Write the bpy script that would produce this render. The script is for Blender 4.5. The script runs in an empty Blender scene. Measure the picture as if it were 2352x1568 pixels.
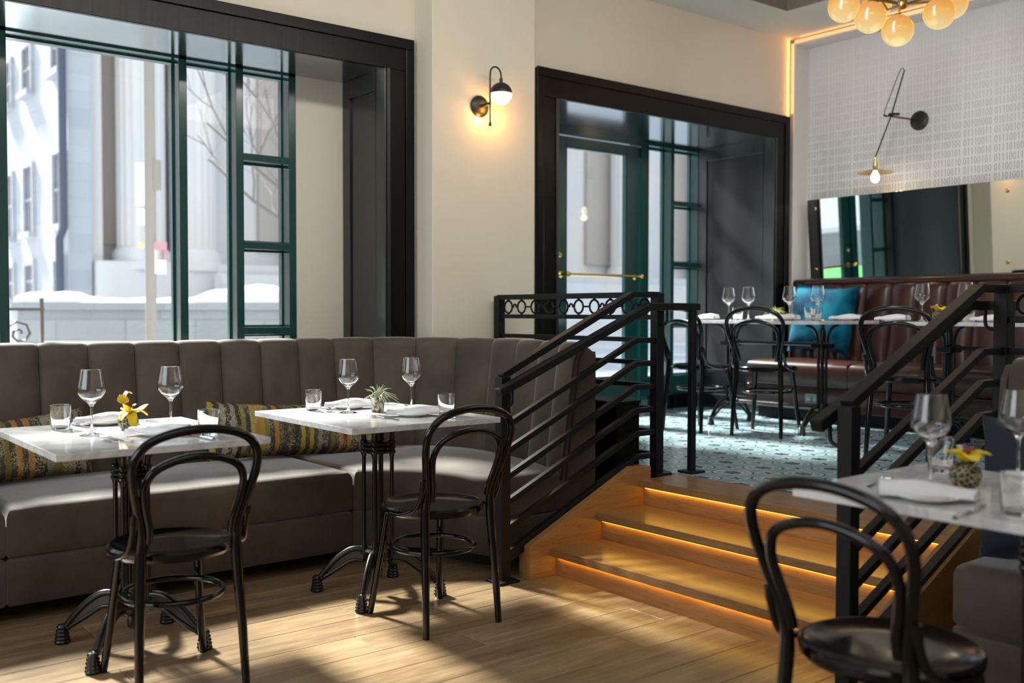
import bpy, bmesh, math, random
from math import sin, cos, pi, radians, atan2, hypot, sqrt
from mathutils import Vector, Matrix
rnd = random.Random(7)
S = bpy.context.scene
COL = S.collection

# ---------------- camera ----------------
cam = bpy.data.cameras.new('camera'); camo = bpy.data.objects.new('camera', cam); COL.objects.link(camo)
yaw, pitch, roll = .67207, .02957, .0013
f0 = Vector((sin(yaw), cos(yaw), 0)); r0 = Vector((cos(yaw), -sin(yaw), 0))
fw = f0*cos(pitch)+Vector((0, 0, -sin(pitch))); up0 = f0*sin(pitch)+Vector((0, 0, cos(pitch)))
rt = r0*cos(roll)+up0*sin(roll); upv = -r0*sin(roll)+up0*cos(roll)
camo.matrix_world = Matrix(((rt.x, upv.x, -fw.x, 0), (rt.y, upv.y, -fw.y, 0), (rt.z, upv.z, -fw.z, 1.2), (0, 0, 0, 1)))
cam.sensor_width = 36; cam.lens = 36*2280/2352
cam.dof.use_dof = True; cam.dof.focus_distance = 4.3; cam.dof.aperture_fstop = 2.0
cam.clip_start = .05; cam.clip_end = 300
S.camera = camo
S.view_settings.view_transform = 'Standard'; S.view_settings.look = 'None'
S.view_settings.exposure = 0.0; S.view_settings.gamma = 1; S.view_settings.use_curve_mapping = False

# ---------------- world and lights ----------------
w = bpy.data.worlds.new('world'); S.world = w; w.use_nodes = True
bg = w.node_tree.nodes['Background']; bg.inputs[0].default_value = (.80, .90, 1.0, 1); bg.inputs[1].default_value = 1.75
def light(name, typ, loc, energy, color=(1, 1, 1), rot=None, aim=None, **kw):
    l = bpy.data.lights.new(name, typ); l.energy = energy; l.color = color
    for k, v in kw.items(): setattr(l, k, v)
    o = bpy.data.objects.new(name, l); COL.objects.link(o); o.location = loc
    if aim: o.rotation_euler = (Vector(aim)-Vector(loc)).to_track_quat('-Z', 'Y').to_euler()
    if rot: o.rotation_euler = rot
    return o
light('sun', 'SUN', (0, 10, 10), 22.0, (1.0, .98, .90), aim=(1.3, 0, 1.6), angle=radians(7))
# added area fills under the ceiling, brightening the room without visible lamps
light('ceiling_fill', 'AREA', (.3, .0, 3.38), 34, (1, .93, .84), rot=(0, 0, 0), shape='RECTANGLE', size=3.4, size_y=2.6)
light('ceiling_fill', 'AREA', (5.0, .9, 3.38), 20, (1, .95, .90), rot=(0, 0, 0), shape='RECTANGLE', size=2.2, size_y=1.8)
light('side_window_fill', 'AREA', (-3.06, 2.7, 1.9), 75, (.86, .94, 1.0), rot=(0, radians(-90), 0), shape='RECTANGLE', size=2.0, size_y=3.5)  # extra fill added at the side opening, brightens banquette curve and pillar side
# added area fills that brighten the window wall and the papered wall
light('wall_fill', 'AREA', (2.6, 2.3, 3.40), 20, (1, .93, .82), aim=(3.2, 5.0, 2.25), shape='RECTANGLE', size=3.4, size_y=.12, spread=radians(110))
light('wall_fill', 'AREA', (4.6, 3.2, 3.40), 18, (1, .98, .98), aim=(7.1, 3.3, 2.5), shape='RECTANGLE', size=.12, size_y=2.2, spread=radians(120))

# ---------------- materials ----------------
class N:
    def __init__(s, name):
        s.m = bpy.data.materials.new(name); s.m.use_nodes = True; s.t = s.m.node_tree
        s.b = s.t.nodes['Principled BSDF']; s.out = s.t.nodes['Material Output']
    def n(s, typ, ins=None, **kw):
        x = s.t.nodes.new(typ)
        for k, v in kw.items(): setattr(x, k, v)
        for k, v in (ins or {}).items():
            if isinstance(v, bpy.types.NodeSocket): s.t.links.new(v, x.inputs[k])
            else: x.inputs[k].default_value = v
        return x
    def l(s, a, b): s.t.links.new(a, b)
    def ma(s, op, a, b=0., c=0.):
        x = s.t.nodes.new('ShaderNodeMath'); x.operation = op
        for i, v in enumerate((a, b, c)):
            if isinstance(v, bpy.types.NodeSocket): s.l(v, x.inputs[i])
            else: x.inputs[i].default_value = v
        return x.outputs[0]
    def mix(s, f, a, b, blend='MIX'):
        x = s.t.nodes.new('ShaderNodeMix'); x.data_type = 'RGBA'; x.blend_type = blend
        for i, v in ((0, f), (6, a), (7, b)):
            if isinstance(v, bpy.types.NodeSocket): s.l(v, x.inputs[i])
            else: x.inputs[i].default_value = v if i == 0 else (*v, 1)[:4]
        return x.outputs[2]
    def co(s, which='Object', scale=(1, 1, 1), rand=0., loc=None):
        tc = s.n('ShaderNodeTexCoord'); v = tc.outputs[which]
        if rand:
            oi = s.n('ShaderNodeObjectInfo'); k = s.ma('MULTIPLY', oi.outputs['Random'], rand)
            cb = s.n('ShaderNodeCombineXYZ', {0: k, 1: k, 2: k})
            v = s.n('ShaderNodeVectorMath', {0: v, 1: cb.outputs[0]}, operation='ADD').outputs[0]
        return s.n('ShaderNodeMapping', {'Vector': v, 'Scale': scale}).outputs[0]
    def noise(s, vec, scale, detail=4, rough=.55):
        return s.n('ShaderNodeTexNoise', {'Vector': vec, 'Scale': scale, 'Detail': detail, 'Roughness': rough}).outputs[0]
    def ramp(s, f, stops, interp='LINEAR'):
        x = s.n('ShaderNodeValToRGB', {0: f}); r = x.color_ramp; r.interpolation = interp
        while len(r.elements) < len(stops): r.elements.new(.5)
        for e, (p, c) in zip(r.elements, stops):
            e.position = p; e.color = (*c, 1) if len(c) == 3 else c
        return x.outputs[0]
    def bump(s, h, strength=.2, dist=.01):
        b = s.n('ShaderNodeBump', {'Height': h, 'Strength': strength, 'Distance': dist}); s.l(b.outputs[0], s.b.inputs['Normal'])
    def set(s, **kw):
        for k, v in kw.items():
            k = {'color': 'Base Color', 'rough': 'Roughness', 'metal': 'Metallic', 'spec': 'Specular IOR Level', 'ior': 'IOR', 'coat': 'Coat Weight', 'coatr': 'Coat Roughness',
                 'sheen': 'Sheen Weight', 'sheenr': 'Sheen Roughness', 'emit': 'Emission Color', 'emits': 'Emission Strength', 'trans': 'Transmission Weight', 'alpha': 'Alpha', 'sss': 'Subsurface Weight'}[k]
            if isinstance(v, bpy.types.NodeSocket): s.l(v, s.b.inputs[k])
            elif isinstance(v, tuple): s.b.inputs[k].default_value = (*v, 1)
            else: s.b.inputs[k].default_value = v
        return s.m
def plain(name, color, rough=.5, **kw): return N(name).set(color=color, rough=rough, **kw)
def wood(name, c1, c2, axis, rough, rand=9., coat=0., scale=1., dark=(.06, .035, .02)):
    n = N(name); sc = [14, 14, 14]; sc[axis] = 1.1
    v = n.co('Object', tuple(x*scale for x in sc), rand)
    a = n.noise(v, 2.2, 6, .6); b = n.noise(v, 9., 3, .7)
    sc2 = [3.5, 3.5, 3.5]; sc2[axis] = 1.2
    k = n.noise(n.co('Object', tuple(sc2), rand), 1.3, 3, .5)
    c = n.mix(n.ramp(a, [(.32, (0, 0, 0)), (.7, (1, 1, 1))]), c1, c2)
    c = n.mix(n.ramp(b, [(.30, (.55,)*3), (.50, (0, 0, 0))]), c, tuple(x*.55 for x in c1))
    c = n.mix(n.ramp(k, [(.25, (.55,)*3), (.42, (0, 0, 0))]), c, dark)
    oi = n.n('ShaderNodeObjectInfo'); t = n.ma('MULTIPLY_ADD', oi.outputs['Random'], .34, .83)
    cc = n.n('ShaderNodeVectorMath', {0: c, 1: n.n('ShaderNodeCombineXYZ', {0: t, 1: t, 2: t}).outputs[0]}, operation='MULTIPLY').outputs[0]
    n.bump(b, .12, .002)
    return n.set(color=cc, rough=rough, coat=coat, coatr=.15)
M = {}
M['plank'] = wood('floor_oak', (.195, .125, .065), (.36, .245, .138), 0, .32)
M['stair_oak'] = wood('stair_oak', (.27, .135, .05), (.39, .21, .085), 1, .3, coat=.25, dark=(.22, .09, .025))
M['string_oak'] = wood('stringer_oak', (.34, .155, .045), (.45, .22, .075), 0, .4, dark=(.25, .1, .03))
def wallmat(name, c, r=.85):
    n = N(name); a = n.noise(n.co('Object'), 2.0, 3); b = n.noise(n.co('Object'), 160, 2)
    n.bump(b, .05, .002); return n.set(color=n.mix(a, tuple(x*.96 for x in c), c), rough=r)
M['wall'] = wallmat('cream_wall_paint', (.70, .645, .545))
M['wall_white'] = wallmat('white_wall_paint', (.76, .755, .75))
M['ceiling'] = wallmat('ceiling_paint', (.60, .64, .62))
M['wallpaper'] = wallmat('pale_grey_wallpaper', (.72, .72, .73), .6)
def gloss_black(name, c=(.006, .006, .007), rough=.22, ior=1.5, streak=1):
    n = N(name); v = n.co('Object', (3, 3, 90) if streak == 0 else (4, 90, 4) if streak == 2 else (90, 90, 3))
    s = n.noise(v, 1.2, 4, .6)
    n.bump(s, .05, .001)
    return n.set(color=c, rough=n.ma('MULTIPLY_ADD', s, .14, rough-.07), ior=ior)
M['casing'] = gloss_black('black_casing_paint', (.0035, .0035, .004), rough=.3, ior=1.3)
M['panel'] = gloss_black('black_panel_wood', (.010, .011, .014), .30, 1.7)
n = N('lacquered_metal_soffit'); sk = n.noise(n.co('Object', (1.5, 120, 4)), 1.2, 4, .6); n.bump(sk, .03, .001)
M['soffit'] = n.set(color=n.mix(sk, (.40, .45, .48), (.56, .61, .64)), metal=1., rough=.14)
M['teal'] = plain('dark_teal_paint', (.003, .052, .050), .16, ior=1.75)
M['rail'] = plain('black_powder_coated_steel', (.0075, .0078, .0095), .42, ior=1.33)
M['bent'] = plain('black_lacquered_beech', (.0025, .0025, .003), .15, ior=1.42, coat=.15, coatr=.08)
M['iron'] = gloss_black('black_cast_iron', (.006, .006, .006), .24)
M['knee'] = plain('matt_black_board', (.004, .004, .005), .6, ior=1.3)
M['toe'] = plain('toe_kick_black', (.004, .004, .004), .7)
M['steel'] = plain('stainless_steel', (.75, .75, .76), .16, metal=1.)
M['brass'] = plain('polished_brass', (.78, .54, .18), .2, metal=1.)
M['dull_brass'] = plain('aged_brass', (.42, .26, .08), .32, metal=1.)
M['mirror'] = plain('mirror_silver', (.80, .84, .80), .01, metal=1.)
M['lampblack'] = plain('matt_black_lamp_metal', (.012, .011, .010), .42)
M['porcelain'] = plain('white_porcelain', (.80, .79, .76), .15, coat=.4)
M['plate_grey'] = plain('outlet_grey_metal', (.10, .14, .14), .35, metal=.6)
n = N('marble'); v = n.co('Object', (1, 1, 1), 5)
d = n.noise(v, 2.2, 8, .62); vn = n.n('ShaderNodeTexNoise', {'Vector': v, 'Scale': 3.2, 'Detail': 7, 'Roughness': .6, 'Distortion': 1.6}).outputs[0]
vein = n.ramp(vn, [(.44, (0, 0, 0)), (.5, (1, 1, 1)), (.56, (0, 0, 0))])
c = n.mix(d, (.62, .63, .65), (.80, .80, .81)); c = n.mix(n.ma('MULTIPLY', vein, .4), c, (.30, .29, .33))
M['marble'] = n.set(color=c, rough=.09, ior=1.55)
n = N('taupe_velvet'); v = n.co('Object'); a = n.noise(v, 4.5, 5, .6); b = n.noise(v, 300, 2)
n.bump(b, .1, .002)
M['velvet'] = n.set(color=n.mix(n.ramp(a, [(.35, (0, 0, 0)), (.68, (1, 1, 1))]), (.055, .039, .027), (.094, .071, .052)), rough=.7, sheen=.8, sheenr=.3)
M['seam'] = plain('dark_seam_cord', (.012, .009, .007), .8)
n = N('oxblood_leather'); v = n.co('Object'); a = n.noise(v, 5, 4); n.bump(n.noise(v, 260, 2), .12, .001)
M['leather'] = n.set(color=n.mix(a, (.028, .009, .0065), (.054, .017, .012)), rough=.28)
n = N('blue_velvet'); v = n.co('Object'); a = n.noise(v, 5, 3)
M['bluevelvet'] = n.set(color=n.mix(n.ramp(a, [(.4, (0, 0, 0)), (.6, (1, 1, 1))]), (.001, .035, .085), (.002, .14, .22)), rough=.85, spec=.15, sheen=.02, sheenr=.3)
n = N('navy_velvet'); M['navyvelvet'] = n.set(color=(.003, .009, .022), rough=.7, sheen=.08)
n = N('striped_weave'); v = n.co('Object', (13, .6, .6)); wv = n.n('ShaderNodeTexWhiteNoise', {'W': 0.}, noise_dimensions='1D')
sx = n.n('ShaderNodeSeparateXYZ', {0: n.co('Object', (1, 1, 1))})
warp = n.noise(n.co('Object', (2, 14, 14)), 4, 3)
xx = n.ma('ADD', n.ma('MULTIPLY', sx.outputs[0], 42), n.ma('MULTIPLY', warp, 1.1))
n.l(n.ma('FLOOR', xx), wv.inputs['W'])
col = n.ramp(wv.outputs[0], [(0, (.02, .018, .012)), (.13, (.30, .22, .02)), (.26, (.06, .04, .02)), (.38, (.16, .15, .04)), (.5, (.05, .035, .025)), (.62, (.34, .14, .02)), (.7, (.26, .03, .015)), (.77, (.22, .19, .15)), (.84, (.03, .03, .035)), (.92, (.15, .12, .02))], 'CONSTANT')
wv2 = n.n('ShaderNodeTexVoronoi', {'Vector': n.co('Object', (170, 170, 170)), 'Scale': 1.}); spk = n.ramp(wv2.outputs['Color'], [(.40, (0, 0, 0)), (.6, (1, 1, 1))])
wv3 = n.noise(n.co('Object', (8, 3, 3)), 3, 2)
msk = n.ma('MULTIPLY', spk, n.ramp(wv3, [(.46, (.05,)*3), (.6, (.65,)*3)]))
col = n.mix(msk, col, (.42, .36, .21)); n.bump(wv2.outputs['Distance'], .5, .004)
M['stripe'] = n.set(color=col, rough=.85)
# patterned cement tile, coordinates from each tile's own centre (0.2 m tile)
n = N('blue_cement_tile'); sp = n.n('ShaderNodeSeparateXYZ', {0: n.co('Object', (.8, .8, .8))})
ax = n.ma('ABSOLUTE', sp.outputs[0]); ay = n.ma('ABSOLUTE', sp.outputs[1]); h = .1
qx = n.ma('SUBTRACT', ax, h); qy = n.ma('SUBTRACT', ay, h)
dc = n.ma('SQRT', n.ma('ADD', n.ma('MULTIPLY', qx, qx), n.ma('MULTIPLY', qy, qy)))
d0 = n.ma('SQRT', n.ma('ADD', n.ma('MULTIPLY', ax, ax), n.ma('MULTIPLY', ay, ay)))
ang = n.ma('ARCTAN2', qy, qx); lob = n.ma('MULTIPLY', n.ma('SINE', n.ma('MULTIPLY', ang, 8)), .006)
ang0 = n.ma('ARCTAN2', sp.outputs[1], sp.outputs[0]); lob0 = n.ma('MULTIPLY', n.ma('COSINE', n.ma('MULTIPLY', ang0, 4)), .011)
def band(dv, r, wd): return n.ma('LESS_THAN', n.ma('ABSOLUTE', n.ma('SUBTRACT', dv, r)), wd)
tn = n.noise(n.co('Object', (1, 1, 1), 3), 6, 2)
c = n.mix(tn, (.26, .43, .51), (.36, .54, .60))
c = n.mix(n.ma('LESS_THAN', n.ma('ADD', dc, lob), .036), c, (.055, .14, .20))
c = n.mix(band(n.ma('ADD', dc, lob), .040, .0045), c, (.72, .77, .75))
c = n.mix(band(dc, .072, .0035), c, (.66, .70, .68))
c = n.mix(band(dc, .083, .0025), c, (.05, .12, .17))
c = n.mix(band(n.ma('ADD', d0, lob0), .034, .005), c, (.72, .76, .74))
c = n.mix(n.ma('LESS_THAN', n.ma('ADD', d0, lob0), .017), c, (.05, .13, .19))
M['tile'] = n.set(color=c, rough=.17, ior=1.5)
M['grout'] = plain('grey_tile_grout', (.30, .34, .35), .8)
n = N('napkin_linen'); sp = n.n('ShaderNodeSeparateXYZ', {0: n.co('Object')}); y = sp.outputs[1]
st = n.ma('MAXIMUM', n.ma('MAXIMUM', band(y, .022, .0013), band(y, .016, .0013)), band(y, .010, .0008)); n.bump(n.noise(n.co('Object'), 700, 2), .1, .0005)
M['napkin'] = n.set(color=n.mix(st, (.76, .76, .80), (.09, .09, .13)), rough=.85)
n = N('clear_glass'); M['glass'] = n.set(color=(1, 1, 1), rough=0., trans=1., ior=1.46)
n = N('window_glass'); ge = n.n('ShaderNodeNewGeometry'); io = n.ma('MULTIPLY_ADD', ge.outputs['Backfacing'], 1/1.45-1.45, 1.45); fr = n.n('ShaderNodeFresnel', {'IOR': io}); tr = n.n('ShaderNodeBsdfTransparent', {0: (.97, .985, .98, 1)}); gl = n.n('ShaderNodeBsdfGlossy', {'Roughness': .01})
mx = n.n('ShaderNodeMixShader', {0: fr.outputs[0], 1: tr.outputs[0], 2: gl.outputs[0]}); n.l(mx.outputs[0], n.out.inputs[0]); M['pane'] = n.m
def emis(name, c, s, rough=.3): return N(name).set(color=(.8, .75, .65), rough=rough, emit=c, emits=s)
M['globe_lit'] = emis('sconce_opal_glass_lit', (1, .80, .42), 2.4)
n = N('opal_glass_globe_lit'); sp = n.n('ShaderNodeSeparateXYZ', {0: n.co('Object')})
k = n.ma('MULTIPLY_ADD', sp.outputs[2], -5.4, .5)
M['globe'] = n.set(color=(.03, .025, .02), rough=.2, emit=n.ramp(k, [(0, (.85, .27, .035)), (.5, (1, .52, .10)), (1, (1, .78, .36))]), emits=.80)
M['bulb'] = emis('glowing_bulb', (1, .90, .70), 8.)
M['led'] = emis('amber_led_strip', (1, .56, .05), 9.)
M['cove_led'] = emis('amber_cove_led', (1, .42, .07), .7)
n = N('pot_lattice'); v = n.n('ShaderNodeTexVoronoi', {'Vector': n.co('Object'), 'Scale': 75.}, feature='DISTANCE_TO_EDGE')
M['lattice'] = n.set(color=n.mix(n.ma('LESS_THAN', v.outputs[0], .055), (.025, .02, .010), (.42, .36, .20)), rough=.4); n.bump(v.outputs[0], .5, .003)
n = N('bark_pot'); a = n.noise(n.co('Object'), 55, 3)
M['bark'] = n.set(color=n.ramp(a, [(.38, (.035, .028, .018)), (.5, (.30, .26, .19)), (.62, (.58, .54, .45))]), rough=.8); n.bump(a, .5, .004)
M['petal'] = plain('yellow_orchid_petal', (.80, .56, .01), .5, sss=0.)
M['petal_red'] = plain('orchid_red_throat', (.34, .02, .02), .5)
M['petal_pale'] = plain('orchid_cream_lip', (.80, .66, .42), .5)
M['airplant'] = plain('silver_green_air_plant', (.36, .40, .27), .6)
M['airplant2'] = plain('lime_air_plant', (.50, .55, .16), .6)
M['pinkbud'] = plain('pink_bud', (.7, .25, .28), .5)
# exterior
def stone(name, c1, c2, c3, sc, bw=1.2, rh=.45):
    n = N(name); v = n.co('Object', (1, 1, 1)); sp = n.n('ShaderNodeSeparateXYZ', {0: v})
    cb = n.n('ShaderNodeCombineXYZ', {0: n.ma('ADD', sp.outputs[0], sp.outputs[1]), 1: sp.outputs[2], 2: 0.})
    br = n.n('ShaderNodeTexBrick', {'Vector': cb.outputs[0], 'Color1': (*c1, 1), 'Color2': (*c2, 1), 'Mortar': (*c3, 1), 'Scale': 1., 'Mortar Size': .012, 'Brick Width': bw, 'Row Height': rh})
    a = n.noise(v, sc, 3); return n.set(color=n.mix(a, br.outputs[0], c2), rough=.9)
M['ashlar'] = stone('grey_ashlar_limestone', (.50, .505, .53), (.36, .375, .42), (.34, .35, .38), .6)
n = N('pale_limestone'); a = n.noise(n.co('Object', (1.2, 1.2, .12)), 1.6, 3); b = n.noise(n.co('Object'), .5, 2)
M['facade'] = n.set(color=n.mix(n.ramp(b, [(.35, (0,)*3), (.65, (.6,)*3)]), n.mix(a, (.52, .48, .455), (.76, .715, .675)), (.55, .57, .63)), rough=.9)
M['facadeblue'] = plain('tan_stone_infill', (.42, .37, .33), .9)  # brownish tan stone of the window bays
M['wallstone'] = stone('rough_grey_wall_stone', (.20, .215, .24), (.30, .31, .33), (.15, .16, .17), 1.5, .9, .3)
M['pinkbrick'] = stone('pink_brick', (.42, .27, .25), (.50, .33, .30), (.45, .40, .38), 1., .22, .075)
M['snow'] = plain('snow', (.62, .63, .66), .8)
M['darkwin'] = plain('dark_window_glass', (.10, .11, .14), .25)
M['winframe'] = plain('weathered_window_frame', (.28, .28, .30), .7)
M['pipe'] = plain('drain_pipe_slate', (.06, .075, .11), .6)
M['pole'] = plain('weathered_pole', (.24, .22, .21), .8)
M['sign_white'] = plain('white_sign_back', (.75, .75, .75), .5)
M['sign_red'] = plain('red_sign', (.45, .22, .28), .5)
M['sign_yel'] = plain('yellow_sign', (.6, .5, .3), .5)
M['branch'] = plain('bare_branch_bark', (.16, .13, .13), .9)
n = N('snowy_pavement'); a = n.noise(n.co('Object'), .5, 5); M['pavement'] = n.set(color=n.mix(n.ramp(a, [(.4, (0,)*3), (.6, (1,)*3)]), (.36, .38, .42), (.60, .62, .66)), rough=.8)
M['greencar'] = plain('green_car_paint', (.03, .30, .045), .35, coat=.3)
M['blackrubber'] = plain('black_rubber', (.01, .01, .01), .6)

# ---------------- mesh helpers ----------------
class MB:
    def __init__(s): s.v = []; s.f = []
    def add(s, vs, fs):
        k = len(s.v); s.v += [tuple(v) for v in vs]; s.f += [tuple(i+k for i in f) for f in fs]; return s
    def box(s, x0, y0, z0, x1, y1, z1):
        if x0 > x1: x0, x1 = x1, x0
        if y0 > y1: y0, y1 = y1, y0
        if z0 > z1: z0, z1 = z1, z0
        return s.add([(x0, y0, z0), (x1, y0, z0), (x1, y1, z0), (x0, y1, z0), (x0, y0, z1), (x1, y0, z1), (x1, y1, z1), (x0, y1, z1)],
                     [(0, 3, 2, 1), (4, 5, 6, 7), (0, 1, 5, 4), (1, 2, 6, 5), (2, 3, 7, 6), (3, 0, 4, 7)])
    def prism(s, poly, axis, a, b):
        # poly of 2-D points extruded along axis from a to b
        def P(p, t): return {0: (t, p[0], p[1]), 1: (p[0], t, p[1]), 2: (p[0], p[1], t)}[axis]
        n = len(poly); vs = [P(p, a) for p in poly]+[P(p, b) for p in poly]
        return s.add(vs, [tuple(range(n))[::-1], tuple(range(n, 2*n))]+[(i, (i+1) % n, n+(i+1) % n, n+i) for i in range(n)])
    def bar(s, p, q, wx, wz, up=(0, 0, 1)):
        p, q = Vector(p), Vector(q); d = (q-p).normalized(); u = Vector(up)
        r = d.cross(u).normalized(); u = r.cross(d).normalized(); r *= wx/2; u *= wz/2
        vs = [p-r-u, p+r-u, p+r+u, p-r+u, q-r-u, q+r-u, q+r+u, q-r+u]
        return s.add(vs, [(0, 1, 2, 3), (7, 6, 5, 4), (0, 4, 5, 1), (1, 5, 6, 2), (2, 6, 7, 3), (3, 7, 4, 0)])
    def tube(s, pts, rad, n=10, closed=False, sx=1., cap=True):
        pts = [Vector(p) for p in pts]; m = len(pts)
        if not hasattr(rad, '__len__'): rad = [rad]*m
        if closed: tan = [(pts[(i+1) % m]-pts[i-1]).normalized() for i in range(m)]
        else: tan = [(pts[min(i+1, m-1)]-pts[max(i-1, 0)]).normalized() for i in range(m)]
        u = Vector((0, 0, 1)) if abs(tan[0].z) < .9 else Vector((1, 0, 0))
        u = (u-tan[0]*u.dot(tan[0])).normalized(); k = len(s.v); rings = []
        for i in range(m):
            if i: u = (u-tan[i]*u.dot(tan[i])).normalized()
            w_ = tan[i].cross(u)
            for j in range(n):
                a = 2*pi*j/n; s.v.append(tuple(pts[i]+(u*cos(a)+w_*sin(a)*sx)*rad[i]))
        for i in range(m if closed else m-1):
            a, b = k+i*n, k+((i+1) % m)*n
            for j in range(n): s.f.append((a+j, a+(j+1) % n, b+(j+1) % n, b+j))
        if not closed and cap:
            s.f.append(tuple(range(k+n-1, k-1, -1))); s.f.append(tuple(range(k+(m-1)*n, k+m*n)))
        return s
    def lathe(s, prof, n=24, c=(0, 0, 0), axis=2):
        k = len(s.v); m = len(prof)
        for r, z in prof:
            for j in range(n):
                a = 2*pi*j/n; p = (r*cos(a), r*sin(a), z)
                if axis == 0: p = (p[2], p[0], p[1])
                if axis == 1: p = (p[1], p[2], p[0])
                s.v.append((p[0]+c[0], p[1]+c[1], p[2]+c[2]))
        for i in range(m-1):
            for j in range(n): s.f.append((k+i*n+j, k+i*n+(j+1) % n, k+(i+1)*n+(j+1) % n, k+(i+1)*n+j))
        if prof[0][0] > 1e-6: s.f.append(tuple(range(k+n-1, k-1, -1)))
        if prof[-1][0] > 1e-6: s.f.append(tuple(range(k+(m-1)*n, k+m*n)))
        return s
    def grid(s, rows, closed=False):
        k = len(s.v); m, n = len(rows), len(rows[0])
        for r in rows: s.v += [tuple(p) for p in r]
        for i in range(m-1):
            for j in range(n if closed else n-1):
                s.f.append((k+i*n+j, k+i*n+(j+1) % n, k+(i+1)*n+(j+1) % n, k+(i+1)*n+j))
        return s
def obj(name, mb, mat, parent=None, smooth=0, bevel=0, loc=None, fix=True):
    me = bpy.data.meshes.new(name); me.from_pydata(mb.v, [], mb.f)
    bm = bmesh.new(); bm.from_mesh(me); bmesh.ops.remove_doubles(bm, verts=bm.verts, dist=1e-6)
    if fix: bmesh.ops.recalc_face_normals(bm, faces=bm.faces)
    bm.to_mesh(me); bm.free()
    for p in me.polygons: p.use_smooth = bool(smooth)
    if smooth: me.set_sharp_from_angle(angle=radians(smooth))
    me.materials.append(M[mat] if isinstance(mat, str) else mat)
    o = bpy.data.objects.new(name, me); COL.objects.link(o)
    if parent: o.parent = parent
    if loc: o.location = loc
    if bevel:
        b = o.modifiers.new('bevel', 'BEVEL'); b.width = bevel; b.segments = 2; b.limit_method = 'ANGLE'; b.angle_limit = radians(40)
    return o
def tag(o, label, cat, group=None):
    o['label'] = label; o['category'] = cat
    if group: o['group'] = group
    return o
def thing(name, label, cat, loc=(0, 0, 0), rz=0, group=None):
    o = bpy.data.objects.new(name, None); COL.objects.link(o); o.location = loc; o.rotation_euler = (0, 0, rz); o.empty_display_size = .1
    return tag(o, label, cat, group)
def struct(o, label=None):
    o['kind'] = 'structure'
    if label: o['label'] = label
    return o
def sroot(name, label=None, loc=(0, 0, 0)):
    o = bpy.data.objects.new(name, None); COL.objects.link(o); o.location = loc; return struct(o, label)
def stuff(o): o['kind'] = 'stuff'; return o
def copy_tree(o, parent=None):
    c = o.copy(); COL.objects.link(c); c.parent = parent
    for ch in list(o.children): copy_tree(ch, c)
    return c
def dup(o, loc, rz, label, group=None):
    c = copy_tree(o); c.location = loc; c.rotation_euler = (0, 0, rz); c['label'] = label
    if group: c['group'] = group
    return c
def B(*a): return MB().box(*a)
def spline(P, n=8, closed=False):
    P = [Vector(p) for p in P]; out = []; m = len(P)
    for i in range(m if closed else m-1):
        if closed: a, b, c, d = P[i-1], P[i], P[(i+1) % m], P[(i+2) % m]
        else: a, b, c, d = P[max(i-1, 0)], P[i], P[i+1], P[min(i+2, m-1)]
        for k in range(n):
            t = k/n; out.append(.5*((2*b)+(c-a)*t+(2*a-5*b+4*c-d)*t*t+(3*b-a-3*c+d)*t**3))
    if not closed: out.append(P[-1])
    return out

W = 5.008      # plane of the window wall
XB = 7.10      # plane of the papered wall
CZ = 3.43      # ceiling height
UF = .38       # upper floor height
# =====================================================================  FLOORS
fl = sroot('floor', 'wide oak plank floor of the lower dining area')
obj('subfloor', B(-3.2, -2.4, -.12, 7.3, 5.0, -.012), 'toe', fl)
PW = .19
def plank_mesh(L):
    b = MB().box(0, 0, -.014, L, PW-.0025, 0)
    me = bpy.data.meshes.new('plank'); me.from_pydata(b.v, [], b.f)
    bm = bmesh.new(); bm.from_mesh(me); bmesh.ops.bevel(bm, geom=[e for e in bm.edges if all(v.co.z > -.001 for v in e.verts)], offset=.0012, segments=1, affect='EDGES')
    bmesh.ops.recalc_face_normals(bm, faces=bm.faces); bm.to_mesh(me); bm.free(); me.materials.append(M['plank']); return me
PM = [(L, plank_mesh(L-.0025)) for L in (1.5, 1.9, 2.3)]
y = -2.3; npl = 0
while y < 4.9:
    x = -3.0-rnd.random()*1.4
    while x < (3.55 if y > 1.2 else 7.0):
        L, me = PM[rnd.randrange(3)]
        if not (y > 4.4 and x < -.5):
            o = bpy.data.objects.new('plank', me); COL.objects.link(o); o.parent = fl; o.location = (x, y, 0); npl += 1
        x += L
    y += PW
# upper platform: slab, wooden edge band, cement tiles
pf = sroot('floor_upper', 'raised floor of patterned blue cement tiles')
obj('slab', MB().box(3.62, .0, .0, 7.3, 5.9, UF-.012), 'grout', pf)
T = .25
tm = MB().box(-T/2+.001, -T/2+.001, -.012, T/2-.001, T/2-.001, 0)
tme = bpy.data.meshes.new('tile'); tme.from_pydata(tm.v, [], tm.f)
bm = bmesh.new(); bm.from_mesh(tme); bmesh.ops.bevel(bm, geom=[e for e in bm.edges if all(v.co.z > -.001 for v in e.verts)], offset=.0012, segments=1, affect='EDGES'); bmesh.ops.recalc_face_normals(bm, faces=bm.faces); bm.to_mesh(tme); bm.free(); tme.materials.append(M['tile'])
extra = MB(); nt = 0
x = 3.79+T/2
while x < 6.7:
    y = 5.76-T/2
    while y > .1:
        if x < 6.45 and y > 1.5:
            o = bpy.data.objects.new('tile', tme); COL.objects.link(o); o.parent = pf; o.location = (x, y, UF); nt += 1
        else: extra.box(x-T/2+.001, y-T/2+.001, UF-.012, x+T/2-.001, y+T/2-.001, UF)
        y -= T
    x += T
stuff(obj('far_tiles', extra, 'tile', pf))
obj('edge_strip', B(3.62, 3.49, UF-.012, 3.79, 5.0, UF), 'tile', pf)
obj('platform_face', B(3.60, .0, .0, 3.625, 1.70, UF), 'knee', pf)

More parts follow.
